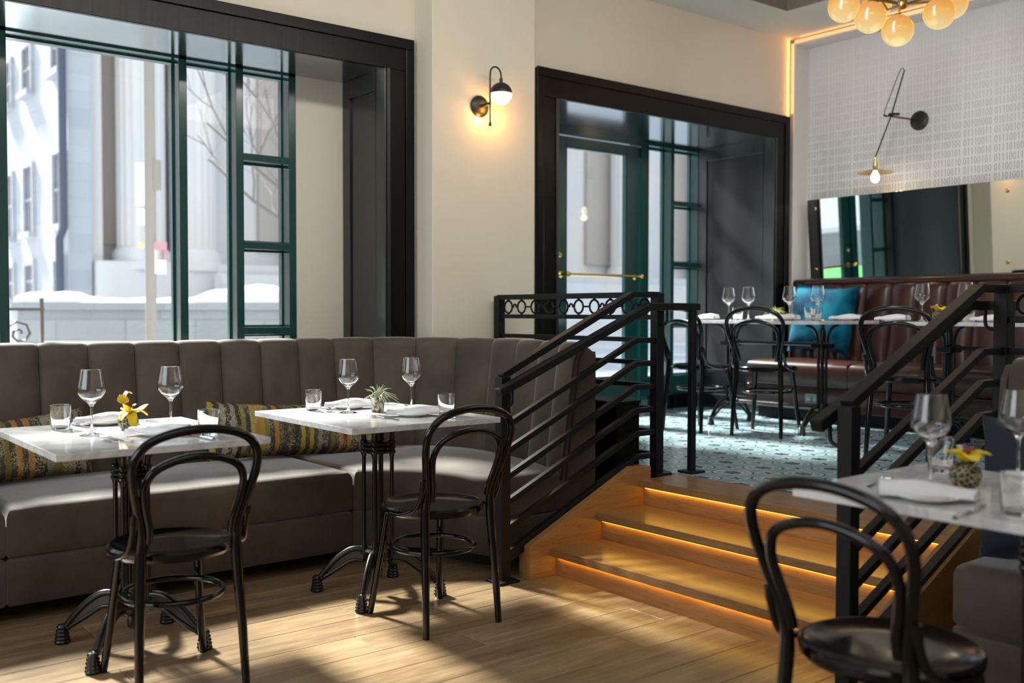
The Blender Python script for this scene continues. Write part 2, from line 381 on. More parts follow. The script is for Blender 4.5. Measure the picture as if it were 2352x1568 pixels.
# =====================================================================  WALLS AND CEILING
def boxes(lst):
    m = MB()
    for b in lst: m.box(*b)
    return m
JL1, JR1, JL2, JR2, HZ = -1.6, 3.037, 4.355, 6.684, 2.612       # window recesses
O1, O2 = 5.49, 5.78                                             # outer planes
wl = struct(obj('wall_window', boxes([(-3.2, W, 0, JL1-.02, O1+.2, CZ+.4), (JL1-.02, W, HZ+.02, JR1+.02, O1+.2, CZ+.4), (JR1+.02, W, 0, 3.9, O1+.2, CZ+.4), (3.9, W, 0, JL2-.02, O2+.1, CZ+.4),
     (JL2-.02, W, HZ+.02, JR2+.02, O2+.1, CZ+.4), (JR2+.02, W, 0, 7.3, O2+.1, CZ+.4), (JL1-.02, W, 0, JR1+.02, O1+.2, .55)]), 'wall'), 'cream plastered wall around the window and the entrance')
pil = struct(obj('wall_pillar', B(3.244, 4.822, 0, 4.016, W+.01, CZ+.3), 'wall', bevel=.004), 'cream pillar between the window and the entrance')
struct(obj('wall_left', boxes([(-3.2, -2.4, 0, -3.1, W, .85), (-3.2, -2.4, 2.95, -3.1, W, CZ+.4), (-3.2, -2.4, .85, -3.1, .9, 2.95), (-3.2, 4.5, .85, -3.1, W, 2.95)]), 'wall'), 'cream side wall with an opening added to let in daylight')
w3 = sroot('window_added', 'unseen side window, added to bring in daylight from the left')  # out of view, added so daylight enters from the left
for y in (.9, 2.07, 3.24, 4.45): obj('mullion', B(-3.2, y, .85, -3.1, y+.05, 2.95), 'casing', w3)
for z in (.85, 2.90): obj('window_rail', B(-3.2, .9, z, -3.1, 4.5, z+.05), 'casing', w3)
struct(obj('wall_back', B(-3.2, -2.5, 0, 7.3, -2.4, CZ+.4), 'wall'), 'cream wall behind')
# papered wall with printed digits, framed by a lit liner
wr = struct(obj('wall_right', B(XB, -2.4, 0, XB+.15, W+.05, CZ+.4), 'wallpaper'), 'pale grey papered wall printed with rows of binary digits')
ROWS = ["01100100 01101111 00100000 01101111 01110010 01100100 01100001 01101001", "01110101 01110010 00100000 01010000 01101111 01110011 01110100 01100101",
"01110101 01110010 01110010 01100101 01101100 01110110 01100101 01110011", "01100110 00100000 01001101 01101001 01100010 01100101 01110010 01110100",
"01101000 01100101 00100000 01000010 01101100 01100101 01110011 01110011", "00101100 00100000 01100001 01101110 01100100 00100000 01110011 01100101",
"01100101 01101110 01100101 01110010 01100001 01101100 00100000 01010111", "00100000 01110000 01110010 01101111 01110010 01101111 01110100 01100101",
"01101111 01101101 01101101 01101111 01110110 00100000 01100100 01110010", "01110110 01101001 01100100 01100101 00100000 01101111 01101111 01110100",
"01100001 01101110 01110001 01100101 01101001 01100110 01101001 01100101", "01110010 01100101 00100000 01101001 01101111 01101100 01100101 01110100",
"00100000 01001010 01110101 01100001 01101101 01101101 01100011 01110011", "01101001 01101111 01101110 01110010 01110100 01101001 01100101 01110011",
"01101111 01110010 01100101 00101100 00100000 01110000 01100101 01110011", "01110011 01110010 00100000 01110100 01101111 01100101 00100000 01100110",
"01101001 01100101 00100000 01101101 01101111 01110010 01110010 01101111", "00100000 01100001 01110010 01101111 00100000 01100110 01101111 01101110",
"01110010 01101110 01110100 01101001 01100011 00101100 00100000 01100010", "01100101 01110011 00100000 01110010 01100101 01101111 01100100 00100000",
"01101111 01110000 01101001 01110010 01100001 01101110 01100111 01110100", "01101001 01100101 01101110 00100000 01110011 01101111 01110010 01100101"]
RH, GW = .0676, .2246
for r, row in enumerate(ROWS):
    t = max(0., 1-(r/21.)); g = .72-(.50*(t**1.1)+.01)
    mt = plain('printed_digits_ink', (g, g, g*1.01), .6)
    ext = ' '.join(''.join(rnd.choice('01') if k > 1 else '01'[k] for k in range(8)) for _ in range(6))
    m = MB(); y = 0.; GA = .0262; DH = .0525; DWd = .0200
    for gi, grp in enumerate((row+' '+ext).split(' ')):
        for ci, chx in enumerate(grp):
            cy = -(gi*GW+ci*GA+DWd/2)
            if chx == '0':
                k0 = len(m.v); q_ = 14
                for rr in (1., .0):
                    for a_ in range(q_):
                        an = 2*pi*a_/q_; m.v.append((0, cy+(DWd/2-(0 if rr else .0038))*cos(an), DH/2+(DH/2-(0 if rr else .0042))*sin(an)))
                m.f += [(k0+a_, k0+(a_+1) % q_, k0+q_+(a_+1) % q_, k0+q_+a_) for a_ in range(q_)]
            else:
                k0 = len(m.v); m.v += [(0, cy+.0006, 0), (0, cy-.0034, 0), (0, cy-.0034, DH), (0, cy-.0002, DH), (0, cy+.0006, DH-.006), (0, cy+.0052, DH-.0095), (0, cy+.0052, DH-.0058)]
                m.f += [(k0, k0+1, k0+2, k0+3, k0+4), (k0+4, k0+3, k0+6, k0+5)]
    o = obj('printed_digits', m, mt, wr, fix=False); o.location = (XB-.0008, 4.990, 2.141+r*RH*(1-.0045*r*.3))
# liner frame (white) and amber cove light behind its edge
XF = 6.897
ln = struct(obj('trim_1', boxes([(XF, W-.045, UF, XB, W-.035, CZ-.045)]), 'wall_white'), 'white return framing the papered wall')
struct(obj('trim_2', boxes([(XF, -2.4, CZ-.045, XB, W-.035, CZ-.035)]), 'wall_white'), 'white ceiling return framing the papered wall')
cv = thing('cove_light', 'amber cove light strip glowing along the wall and ceiling edge', 'light', (XF, W-.015, UF))
obj('light_strip', B(.012, -.017, 2.45, .020, .010, CZ-.03-UF), 'cove_led', cv)
obj('light_strip', B(.012, -6.5, CZ-.030-UF, .020, -.02, CZ-.006-UF), 'cove_led', cv)
for i, (p, q, sz) in enumerate((((XF-.012, W-.012, 3.05), (XF-1, W+.16, 3.05), .75),)):
    light('cove_glow', 'AREA', p, 1.0, (1, .34, .06), aim=q, shape='RECTANGLE', size=.02, size_y=sz)
g2 = light('cove_glow', 'AREA', (XF-.012, 3.6, CZ-.015), 1.8, (1, .34, .06), shape='RECTANGLE', size=.02, size_y=2.6)
g2.rotation_euler = Vector((-1, 0, .10)).to_track_quat('-Z', 'Y').to_euler()
g2.rotation_euler = (Matrix(((0, 0, 1), (0, 1, 0), (-1, 0, 0))).to_euler()); g2.rotation_euler = (0, radians(90+6), 0)
# ceiling with a raised tray
TX, TY = 6.216, 4.544
ce = struct(obj('ceiling', boxes([(TX, -2.4, CZ, XB+.1, W, CZ+.12), (-3.2, TY, CZ, TX, W, CZ+.12), (-3.2, -2.4, CZ, TX, -1.6, CZ+.12), (-3.2, -1.6, CZ, -2.4, TY, CZ+.12),
      (-2.4, -1.6, CZ+.34, TX, TY, CZ+.44), (-2.4, -1.65, CZ+.1, TX, -1.6, CZ+.44), (-2.45, -1.6, CZ+.1, -2.4, TY, CZ+.44)]), 'ceiling'), 'pale ceiling with a raised tray')

struct(obj('trim_5', boxes([(TX-.004, -1.6, CZ+.001, TX+.05, TY+.05, CZ+.34), (-2.4, TY-.004, CZ+.001, TX-.004, TY+.05, CZ+.34)]), plain('taupe_tray_paint', (.20, .16, .125), .7)), 'taupe inner faces of the ceiling tray')
# ---- black casings and panelled reveals
def casing(name, xl, xr, zt, zb, label):
    r = sroot(name, label); wd = .182
    def prof(m, a, b, side):  # boards with a raised outer lip
        return m
    # head
    obj('head_board', MB().box(xl-wd, W-.020, zt, xr+wd, W+.002, zt+wd), 'casing', r, bevel=.003)
    obj('head_lip', boxes([(xl-wd-.004, W-.032, zt+wd-.055, xr+wd+.004, W-.018, zt+wd+.006)]), 'casing', r, bevel=.004)
    for s, x in ((-1, xl), (1, xr)):
        a, b = (x-wd, x) if s < 0 else (x, x+wd)
        obj('side_board', MB().box(a, W-.020, zb, b, W+.002, zt), 'casing', r, bevel=.003)
        a2, b2 = (x-wd-.004, x-wd+.055) if s < 0 else (x+wd-.055, x+wd+.004)
        obj('side_lip', MB().box(a2, W-.032, zb, b2, W-.018, zt+wd-.055), 'casing', r, bevel=.004)
    return r
c1 = casing('trim_3', JL1, JR1, HZ, .5, 'wide black casing around the big window')
c2 = casing('trim_4', JL2, JR2, HZ, UF, 'wide black casing around the entrance door')
def reveal(r, xl, xr, yo, zb):
    obj('soffit_panel', MB().box(xl, W+.003, HZ, xr, yo, HZ+.02), 'soffit', r)
    for s, x in ((-1, xl), (1, xr)):
        obj('jamb_panel', MB().box(x, W-.028, zb, x+s*.02, yo, HZ), 'panel', r)
        a, b = (x, x+.012) if s < 0 else (x-.012, x)
        st = boxes([(a, W-.02, zb, b, W+.085, HZ), (a, yo-.085, zb, b, yo, HZ), (a, W+.085, HZ-.11, b, yo-.085, HZ), (a, W+.085, zb, b, yo-.085, zb+.12)])
        obj('jamb_moulding', st, 'panel', r, bevel=.003)
reveal(c1, JL1, JR1, O1, .5); reveal(c2, JL2, JR2, O2, UF)
struct(obj('wall_window_bay', boxes([(2.711, O1, .5, JR1+.02, O1+.199, HZ+.02)]), 'wall'), 'narrow cream wall beside the window frame')

# =====================================================================  WINDOW 1
w1 = sroot('window_1', 'large dark teal framed shop window')
obj('outer_head', B(-1.6, O1+.13, 2.606, 2.711, O1+.201, 2.64), 'panel', w1); obj('outer_jamb', B(2.69, O1+.13, .5, 2.712, O1+.201, 2.61), 'panel', w1)
MW, MD = .046, .13
def vbar(name, par, x0, x1, z0, z1, y0=O1, dep=MD): return obj(name, MB().box(x0, y0, z0, x1, y0+dep, z1), 'teal', par, bevel=.003)
ZB, ZT = .60, 2.620
obj('window_head', MB().box(-1.6, O1, ZT-.018, 2.711, O1+MD, ZT+.02), 'teal', w1)
obj('window_sill', MB().box(-1.6, W+.01, .52, JR1, O1+MD, .60), 'casing', w1)
for a in (-1.6, -.60, .43, .765, 1.088, 2.004, 2.335, 2.665): vbar('mullion', w1, a, a+MW, ZB, ZT)
for (a, b) in ((.476, .765), (2.381, 2.665)):
    for z in (2.077, 1.566, 1.067, .63): obj('transom', MB().box(a, O1, z, b, O1+MD, z+.043), 'teal', w1, bevel=.003)
def pane(par, x0, x1, z0, z1, y): return obj('glass_pane', MB().box(x0, y, z0, x1, y+.006, z1), 'pane', par)
GY = O1+.10
for a, b in ((-1.554, -.60), (-.554, .43), (.811, 1.088), (1.134, 2.004), (2.05, 2.335)):
    pane(w1, a, b, ZB+.04, ZT-.015, GY)
    obj('glazing_bead', boxes([(a, GY-.012, ZT-.028, b, GY+.02, ZT-.015), (b-.010, GY-.012, ZB, b, GY+.02, ZT-.028), (a, GY-.012, ZB, a+.010, GY+.02, ZT-.028), (a, GY-.012, ZB, b, GY+.02, ZB+.04)]), 'teal', w1)
for a, b in ((.476, .765), (2.381, 2.665)):
    for z0, z1 in ((2.12, ZT-.015), (1.609, 2.077), (1.11, 1.566), (.673, 1.067)):
        pane(w1, a, b, z0, z1, GY)
        obj('glazing_bead', boxes([(a, GY-.01, z1-.012, b, GY+.02, z1), (b-.008, GY-.01, z0, b, GY+.02, z1-.012), (a, GY-.01, z0, b, GY+.02, z0+.012)]), 'teal', w1)
# =====================================================================  DOOR AND SIDELIGHT
dr = sroot('door_1', 'dark teal glazed entrance door with a brass push bar')
def tb(name, par, *b, bv=.004, mat='teal'): return obj(name, MB().box(*b), mat, par, bevel=bv)
DY = O2
tb('door_stile', dr, 5.02, DY, .42, 5.132, DY+.05, 2.56); tb('door_stile', dr, 5.796, DY, .42, 5.930, DY+.05, 2.56)
tb('door_rail', dr, 5.132, DY, 2.486, 5.796, DY+.05, 2.56); tb('door_rail', dr, 5.132, DY, .42, 5.796, DY+.05, .66)
pane(dr, 5.132, 5.796, .66, 2.486, DY+.025)
obj('glazing_bead', boxes([(5.132, DY+.004, .66, 5.146, DY+.04, 2.486), (5.782, DY+.004, .66, 5.796, DY+.04, 2.486), (5.132, DY+.004, 2.474, 5.796, DY+.04, 2.486), (5.132, DY+.004, .66, 5.796, DY+.04, .68)]), 'teal', dr)
pb = obj('push_bar', MB().tube([(5.075, DY-.075, 1.492), (5.885, DY-.075, 1.492)], .011, 12), 'brass', dr, smooth=50)
for x in (5.075, 5.885):
    obj('bar_bracket', MB().lathe([(.028, 0), (.028, .008), (.014, .02), (.012, .075), (.02, .08), (.02, .098), (.008, .105), (0, .105)], 16, (x, DY, 1.492), 1), 'brass', dr, smooth=40).location = (0, 0, 0)
for o in dr.children:
    if o.name.startswith('bar_bracket'):
        for v in o.data.vertices: v.co.y = 2*DY-v.co.y
obj('lock_cylinder', MB().lathe([(.022, 0), (.022, -.01), (.012, -.02), (0, -.02)], 16, (5.065, DY, 1.642), 1), 'brass', dr, smooth=40)
fr = sroot('window_2', 'narrow teal framed sidelights beside the door')
tb('frame_post', fr, 5.945, DY-.02, UF, 6.034, DY+.12, HZ); tb('frame_post', fr, 4.916, DY-.02, UF, 5.01, DY+.12, HZ); tb('frame_head', fr, 5.01, DY-.02, 2.57, 5.945, DY+.12, HZ+.01)
tb('door_sill', fr, 5.01, DY-.08, UF, 5.945, DY+.12, .42, mat='steel')
tb('frame_head', fr, 6.034, DY, 2.585, 6.70, DY+.13, HZ+.01)
for a, b in ((6.325, 6.365), (6.666, 6.70)): tb('mullion', fr, a, DY, UF, b, DY+.13, 2.6)
tb('bottom_rail', fr, 6.034, DY+.02, UF+.12, 6.70, DY+.13, .66); tb('kick_board', fr, 6.034, DY, UF, 6.70, DY+.14, UF+.12, mat='casing')
tb('frame_head', fr, 4.34, DY, 2.585, 4.916, DY+.13, HZ+.01); tb('bottom_rail', fr, 4.34, DY+.02, UF+.12, 4.916, DY+.13, .66); tb('kick_board', fr, 4.34, DY, UF, 4.916, DY+.14, UF+.12, mat='casing')
for a, b in ((4.585, 4.625), (4.34, 4.39)): tb('mullion', fr, a, DY, UF, b, DY+.13, 2.6)
for z in (2.107, 1.588, 1.08): tb('transom', fr, 4.39, DY, z, 4.585, DY+.13, z+.043)
pane(fr, 4.625, 4.916, .66, 2.585, DY+.10)
for z0, z1 in ((2.15, 2.585), (1.631, 2.107), (1.123, 1.588), (.66, 1.08)): pane(fr, 4.39, 4.585, z0, z1, DY+.10)
for z in (2.107, 1.588, 1.08): tb('transom', fr, 6.365, DY, z, 6.666, DY+.13, z+.043)
pane(fr, 6.034, 6.325, .66, 2.585, DY+.10)
for z0, z1 in ((2.15, 2.585), (1.631, 2.107), (1.123, 1.588), (.66, 1.08)):
    pane(fr, 6.365, 6.666, z0, z1, DY+.10)
    obj('glazing_bead', boxes([(6.365, DY+.09, z1-.014, 6.666, DY+.12, z1), (6.656, DY+.09, z0, 6.666, DY+.12, z1), (6.365, DY+.09, z0, 6.666, DY+.12, z0+.012)]), 'teal', fr)
obj('glazing_bead', boxes([(6.313, DY+.09, .66, 6.325, DY+.12, 2.585), (6.034, DY+.09, 2.57, 6.325, DY+.12, 2.585)]), 'teal', fr)

# =====================================================================  EXTERIOR
st = struct(obj('ground', boxes([(-60, 5.92, .0, 90, 60, .22)]), 'pavement'), 'snowy pavement outside')
XL, YF = 6.86, 26.5
bl = thing('grey_stone_building', 'grey ashlar stone building seen left through the big window', 'building', (XL, YF, 0))
obj('wall', B(0, 0, .2, .55, 40, 14), 'ashlar', bl)
def win(par, y0, y1, z0, z1):
    f = obj('window', boxes([(-.10, y0-.12, z0-.12, .05, y0, z1+.10), (-.10, y1, z0-.12, .05, y1+.12, z1+.10), (-.10, y0, z1, .05, y1, z1+.10), (-.22, y0-.15, z0-.16, .05, y1+.15, z0)]), 'ashlar', par)
    g = obj('pane', B(-.02, y0, z0, .02, y1, z1), 'darkwin', f)
    obj('sash_bar', boxes([(-.06, y0, (z0+z1)/2-.04, -.02, y1, (z0+z1)/2+.04), (-.06, (y0+y1)/2-.025, z0, -.02, (y0+y1)/2+.025, z1)]), 'winframe', f)
for yc in (.75, 3.9, 6.3, 9.2):
    for z0, z1 in ((7.35, 8.6), (3.42, 5.25), (1.6, 2.5)):
        win(bl, yc-.45, yc+.45, z0, z1)
obj('drain_pipe', MB().tube([(-.15, -.1, 14), (-.15, -.1, 3.3), (-.28, -.2, 3.0), (-.28, -.2, .2)], .10, 8), 'pipe', bl, smooth=60)
mf = thing('columned_building', 'pale stone building with tall fluted columns across the street', 'building', (XL, YF, 0))
obj('wall', B(.6, 1.2, .2, 52, 14, 15), 'facade', mf)
obj('corner_pier', B(.56, .3, .2, .9, 1.25, 15), 'facade', mf)
obj('plinth', B(.6, -.2, .2, 52, 1.3, 2.5), 'facade', mf)
for x in (.75, 5.3, 9.6, 13.9, 18.4, 22.9, 27.4):
    obj('window_bay', B(x+.25, 1.05, 3.0, x+1.05 if x < 1 else x+1.5, 1.25, 12), 'facadeblue', mf)
def column(par, x, r=.62, y=.5):
    nfl = 20; prof = []
    pts = []
    for z in (2.5, 13):
        ring = []
        for k in range(nfl*4):
            a = 2*pi*k/(nfl*4); rr = r*(1-.055*(k % 4 in (1, 2, 3))-.02*(k % 4 == 2)); ring.append((x+rr*cos(a), y+rr*sin(a), z))
        pts.append(ring)
    obj('column', MB().grid(pts, True), 'facade', par, smooth=30)
    obj('column_base', MB().lathe([(r*1.35, 2.3), (r*1.35, 2.5), (r*1.2, 2.55), (r*1.2, 2.75), (r*1.02, 2.9)], 20, (x, y, 0)), 'facade', par, smooth=40)
for x in (1.95, 3.35, 7.1, 11.4, 15.9, 20.2, 24.8, 29.3): column(mf, x)
ss = thing('entrance_steps', 'wide stone steps leading up to the columned building', 'steps', (XL, YF, 0))
for k in range(9):
    s_ = obj('step', B(3.6, -4.2+k*.42, .2, 34, -4.2+(k+1)*.42+.02, .5+k*.21), 'facade', ss)
    obj('snow', B(3.62, -4.2+k*.42+.2, .5+k*.21, 33.9, -4.2+(k+1)*.42, .5+k*.21+.05), 'snow', s_)
# low wall with snow, roughly across the view
wd_ = thing('low_stone_wall', 'low grey stone wall capped with snow across the street', 'wall', (3.0, 14.3, .2))
wd_.rotation_euler = (0, 0, atan2(-.622, .783))
obj('wall_body', B(.15, -.2, 0, 6.6, .25, 1.02), 'wallstone', wd_)
obj('coping', B(.1, -.27, 1.02, 6.65, .3, 1.12), 'wallstone', wd_, bevel=.01)
obj('stone_panel', B(.5, -.22, .25, 2.0, -.19, .62), 'facade', wd_)
rows = []
for i in range(60):
    x = .12+i*6.5/59; hh = .05+.10*max(0, sin(x*2.3+.5))*abs(sin(x*.9+.6))+.03*rnd.random()+(.14 if 2.3 < x < 3.9 else 0)*sin((x-2.3)/1.6*pi)
    rows.append([(x, -.26+.5*t, 1.12+hh*sin(pi*min(max(t, 0), 1))**.5-.005) for t in (0, .1, .25, .5, .75, .9, 1)])
obj('snow', MB().grid(rows), 'snow', wd_, smooth=60)
lp = thing('street_pole', 'weathered street pole with signs beyond the big window', 'pole', (3.39, 10.11, .22))
obj('shaft', MB().lathe([(.13, 0), (.13, .12), (.075, .2), (.055, .6), (.05, 8), (0, 8)], 12), 'pole', lp, smooth=40)
for z, hgt, ww, mt_, dx in ((2.05, .42, .10, 'sign_white', -.085), (2.2, .3, .06, 'pole', .075), (1.85, .16, .08, 'sign_white', -.08), (1.62, .05, .12, 'sign_yel', -.06), (1.5, .18, .12, 'sign_red', .10), (1.36, .24, .10, 'sign_white', .10)):
    obj('sign', MB().box(dx-ww/2, -.03, z, dx+ww/2, .02, z+hgt), mt_, lp).rotation_euler = (0, 0, -yaw)
tr = thing('bare_tree', 'thin bare tree branches beyond the narrow window panes', 'tree', (6.7, 12.5, .2))
def twig(m, p, d, L, r, dep):
    pts = [p]; dd = d.copy()
    for k in range(5):
        dd = (dd+Vector((rnd.uniform(-.2, .2), rnd.uniform(-.2, .2), rnd.uniform(-.1, .2)))).normalized(); pts.append(pts[-1]+dd*L/5)
    m.tube(pts, [r*(1-.13*k) for k in range(6)], 5)
    if dep:
        for k in range(3):
            q = pts[2+k % 3+ (k == 2)*0]; twig(m, q, (dd+Vector((rnd.uniform(-.9, .9), rnd.uniform(-.9, .9), rnd.uniform(-.3, .7)))).normalized(), L*.62, r*.5, dep-1)
tk = MB(); twig(tk, Vector((0, 0, 0)), Vector((0, 0, 1)), 2.6, .09, 0); obj('trunk', tk, 'branch', tr, smooth=60)
for a in range(4):
    b_ = MB(); twig(b_, Vector((0, 0, 1.9+a*.2)), Vector((cos(a*.55+2.3), sin(a*.55+2.3), .55)).normalized(), 2.2, .035, 3); obj('branch', b_, 'branch', tr, smooth=60)
sf = thing('iron_scroll_fence', 'black wrought iron scrollwork fence at the left edge of the window', 'fence', (2.0, 9.75, .22))
for dx in (-.10, .28): obj('fence_post', MB().box(dx-.015, -.015, 0, dx+.015, .015, 1.1), 'iron', sf)
for z in (.25, 1.0): obj('fence_rail', MB().box(-.12, -.01, z-.012, .30, .01, z+.012), 'iron', sf)
for cz, sg in ((.78, 1), (.5, -1)):
    obj('scroll', MB().tube([(.09+sg*(.02+.010*t)*cos(t*.9), 0, cz+(.02+.010*t)*sin(t*.9)) for t in range(12)], .012, 6), 'iron', sf, smooth=60)
bb = thing('brick_house', 'pinkish brick house across the street, seen only in the mirror', 'building', (-16, 24, .2))
obj('wall', B(0, 0, 0, 9, 8, 9), 'pinkbrick', bb); obj('cornice', B(-.1, -.2, 8.6, 9.1, .1, 9.1), 'facade', bb)
for k in range(4):
    for z in (1.2, 4.6):
        f_ = obj('window', B(.9+k*2.1, -.08, z, 2.1+k*2.1, .02, z+1.9), 'facade', bb); obj('pane', B(1.0+k*2.1, -.1, z+.1, 2.0+k*2.1, -.07, z+1.8), 'darkwin', f_)
wb = thing('garden_wall', 'pale stone garden wall across the street, seen only in the mirror', 'wall', (-16, 15, .2))
obj('wall_body', B(0, 0, 0, 11, .35, 1.5), 'wallstone', wb); obj('coping', B(-.05, -.06, 1.5, 11.05, .41, 1.66), 'snow', wb, bevel=.03)
gc = thing('green_car', 'bright green car parked outside, seen in the mirror', 'car', (1.2, 9.2, .22), radians(0))
obj('body', MB().prism([(0, .25), (0, .75), (.5, .85), (1.0, 1.25), (2.4, 1.3), (3.1, .9), (4.0, .8), (4.1, .3)], 1, 0, 1.7), 'greencar', gc, bevel=.04)
gc.location = (-3.4, 8.5, -.12)
obj('windscreen', MB().prism([(.62, .88), (1.03, 1.2), (2.36, 1.25), (2.95, .92)], 1, -.005, 1.705), 'darkwin', gc)
for x in (.8, 3.2):
    for y in (-.02, 1.52): obj('wheel', MB().lathe([(.2, 0), (.32, .02), (.32, .18), (.2, .2)], 18, (x, y, .32), 1), 'blackrubber', gc, smooth=40)

# =====================================================================  STAIRS
RISE, RUN = .1267, .287
SX = 2.96; SY0, SY1 = 1.78, 3.40
sc = thing('staircase', 'oak staircase of three steps with amber light strips under the nosings', 'stairs', (SX, SY0, 0))
LW = SY1-SY0
for k in range(3):
    z = RISE*(k+1); xr = RUN*k
    obj('riser', B(xr, 0, z-RISE, xr+.02, LW, z-.036), 'stair_oak', sc)
    obj('tread', B(xr-.028, 0, z-.036, xr+RUN-.0 if k < 2 else .83, LW, z), 'stair_oak', sc, bevel=.002)
    obj('led_strip', B(xr-.012, .02, z-.041, xr-.004, LW-.02, z-.0365), 'led', sc)
    ll = light('step_light', 'AREA', (SX+xr-.009, SY0+LW/2, z-.0415), 0.38, (1, .48, .04), rot=(0, radians(-38), 0), shape='RECTANGLE', size=.012, size_y=LW-.06)
obj('stair_core', boxes([(.02, 0, 0, RUN*2+.1, LW, RISE-.037), (RUN+.02, 0, 0, .66, LW, 2*RISE-.037), (2*RUN+.02, 0, 0, .66, LW, 3*RISE-.037)]), 'knee', sc)
def stringer(y0, y1):
    p = [(-.15, 0), (-.15, .15), (.50, .447), (.625, .44), (.625, .30), (.625, 0)]
    return obj('stringer', MB().prism(p, 1, y0, y1), 'string_oak', sc, bevel=.002)
stringer(LW, LW+.078); stringer(-.078, 0)

# =====================================================================  RAILINGS
PX0, PX1 = 2.70, 3.686
def stair_rail(root, yy, sgn, endpost=True):
    # sgn: direction of the stair side (handrail side)
    def q(name, m, **k): return obj(name, m, 'rail', root, bevel=k.get('bevel', .0025))
    hw = .025
    q('post', B(PX0-hw, yy-hw, 0, PX0+hw, yy+hw, .915)); q('base_plate', B(PX0-.055, yy-.055, 0, PX0+.055, yy+.055, .012))
    q('post', B(PX1-hw, yy-hw, UF, PX1+hw, yy+hw, 1.298)); q('base_plate', B(PX1-.055, yy-.055, UF, PX1+.055, yy+.055, UF+.012))
    def bent(name, z0, z1, xb, t, wy, lo=PX0, hi=PX1):
        m = MB().bar((lo, yy, z0), (xb, yy, z1), wy, t); m.bar((xb-.004, yy, z1), (hi, yy, z1), wy, t); return q(name, m)
    bent('top_rail', .917, 1.288, 3.50, .030, .045, PX0-.012)
    for k in range(6):
        z1 = 1.060-.1155*k; z0 = z1-.372
        if z0 > .10: bent('rail_bar', z0, z1, 3.53, .026, .030)
        else:
            # lowest bars start further up the slope
            x0 = PX0+(.13-z0)/.45
            m = MB().bar((x0, yy, .13+.02), (3.53, yy, z1), .030, .026); m.bar((3.526, yy, z1), (PX1, yy, z1), .030, .026); q('rail_bar', m)
    q('bottom_rail', MB().bar((PX0, yy, .10), (3.50, yy, .455), .034, .05))
    hy = yy+sgn*.066
    m = MB().bar((2.625, hy, .850), (3.552, hy, 1.228), .045, .038); m.bar((3.549, hy, 1.228), (3.914, hy, 1.228), .045, .038)
    q('handrail', m, bevel=.005)
    if endpost:
        q('handrail_post', B(3.875-.016, hy-.016, UF, 3.875+.016, hy+.016, 1.21)); q('base_plate', B(3.875-.05, hy-.05, UF, 3.875+.05, hy+.05, UF+.012))
    for bx, bz in ((PX0, .79), (PX1, 1.14)):
        q('handrail_bracket', MB().tube(spline([(bx, yy+sgn*.02, bz), (bx, yy+sgn*.05, bz), (bx, hy, bz+.02), (bx, hy, bz+.07 if bx > 3 else bz+.085)], 4), .007, 8))
srl = thing('stair_railing', 'black steel stair railing with handrail beside the taupe banquette', 'railing'); stair_rail(srl, 3.458, -1)
srr = thing('stair_railing', 'black steel stair railing behind the blurred foreground table', 'railing'); stair_rail(srr, 1.732, 1)
def landing(root, y0, y1, n0, zlo=UF):
    x = PX1
    q = lambda name, m, bv=.0025, sm=0: obj(name, m, 'rail', root, bevel=bv, smooth=sm)
    s = 1 if y1 > y0 else -1
    q('post', B(x-.025, y1-.025, UF, x+.025, y1+.025, 1.298))
    ya, yb = y0+s*.026, y1-s*.026
    q('top_rail', B(x-.022, min(ya, y1), 1.274, x+.022, max(ya, y1), 1.304))
    for k in range(7):
        z = 1.175-.1155*k
        q('rail_bar', B(x-.012, ya, z-.012, x+.012, yb, z+.012))
    L = abs(yb-ya); m = n0; pitch = L/m
    for k in range(m):
        yc = ya+s*(k+.5)*pitch
        q('ring', MB().tube([(x, yc+.036*cos(a*pi/12), 1.2305+.036*sin(a*pi/12)) for a in range(24)], .0058, 6, closed=True), 0, 60)
        q('ring_peg', B(x-.006, yc-.006, 1.187, x+.006, yc+.006, 1.196)); q('ring_peg', B(x-.006, yc-.006, 1.265, x+.006, yc+.006, 1.275))
        if k < m-1:
            ym = yc+s*pitch/2; hw = pitch/2-.040
            if k % 2 == 0: q('half_ring', MB().tube([(x, ym-s*hw, 1.2305)]+[(x, ym-s*hw*.62*cos(a*pi/8), 1.2305+hw*.62*sin(a*pi/8)*1.15) for a in range(9)]+[(x, ym+s*hw, 1.2305)], .0058, 6), 0, 60)
            else: q('ring_link', B(x-.005, ym-hw-.004, 1.226, x+.005, ym+hw+.004, 1.236))
lr = thing('landing_railing', 'black steel landing railing with a band of rings in front of the door', 'railing'); landing(lr, 3.458, 4.756, 10)
lr2 = thing('landing_railing', 'black steel landing railing with rings at the right edge of the photo', 'railing'); landing(lr2, 1.732, .45, 10)
kn = thing('knee_wall', 'stepped matt black knee wall behind the stair railing', 'wall', (0, 0, 0))
obj('low_panel', B(3.445, 3.50, .0, 3.605, 4.81, .745), 'knee', kn, bevel=.003)
obj('cap', B(3.44, 3.495, .745, 3.61, 4.815, .757), 'knee', kn)

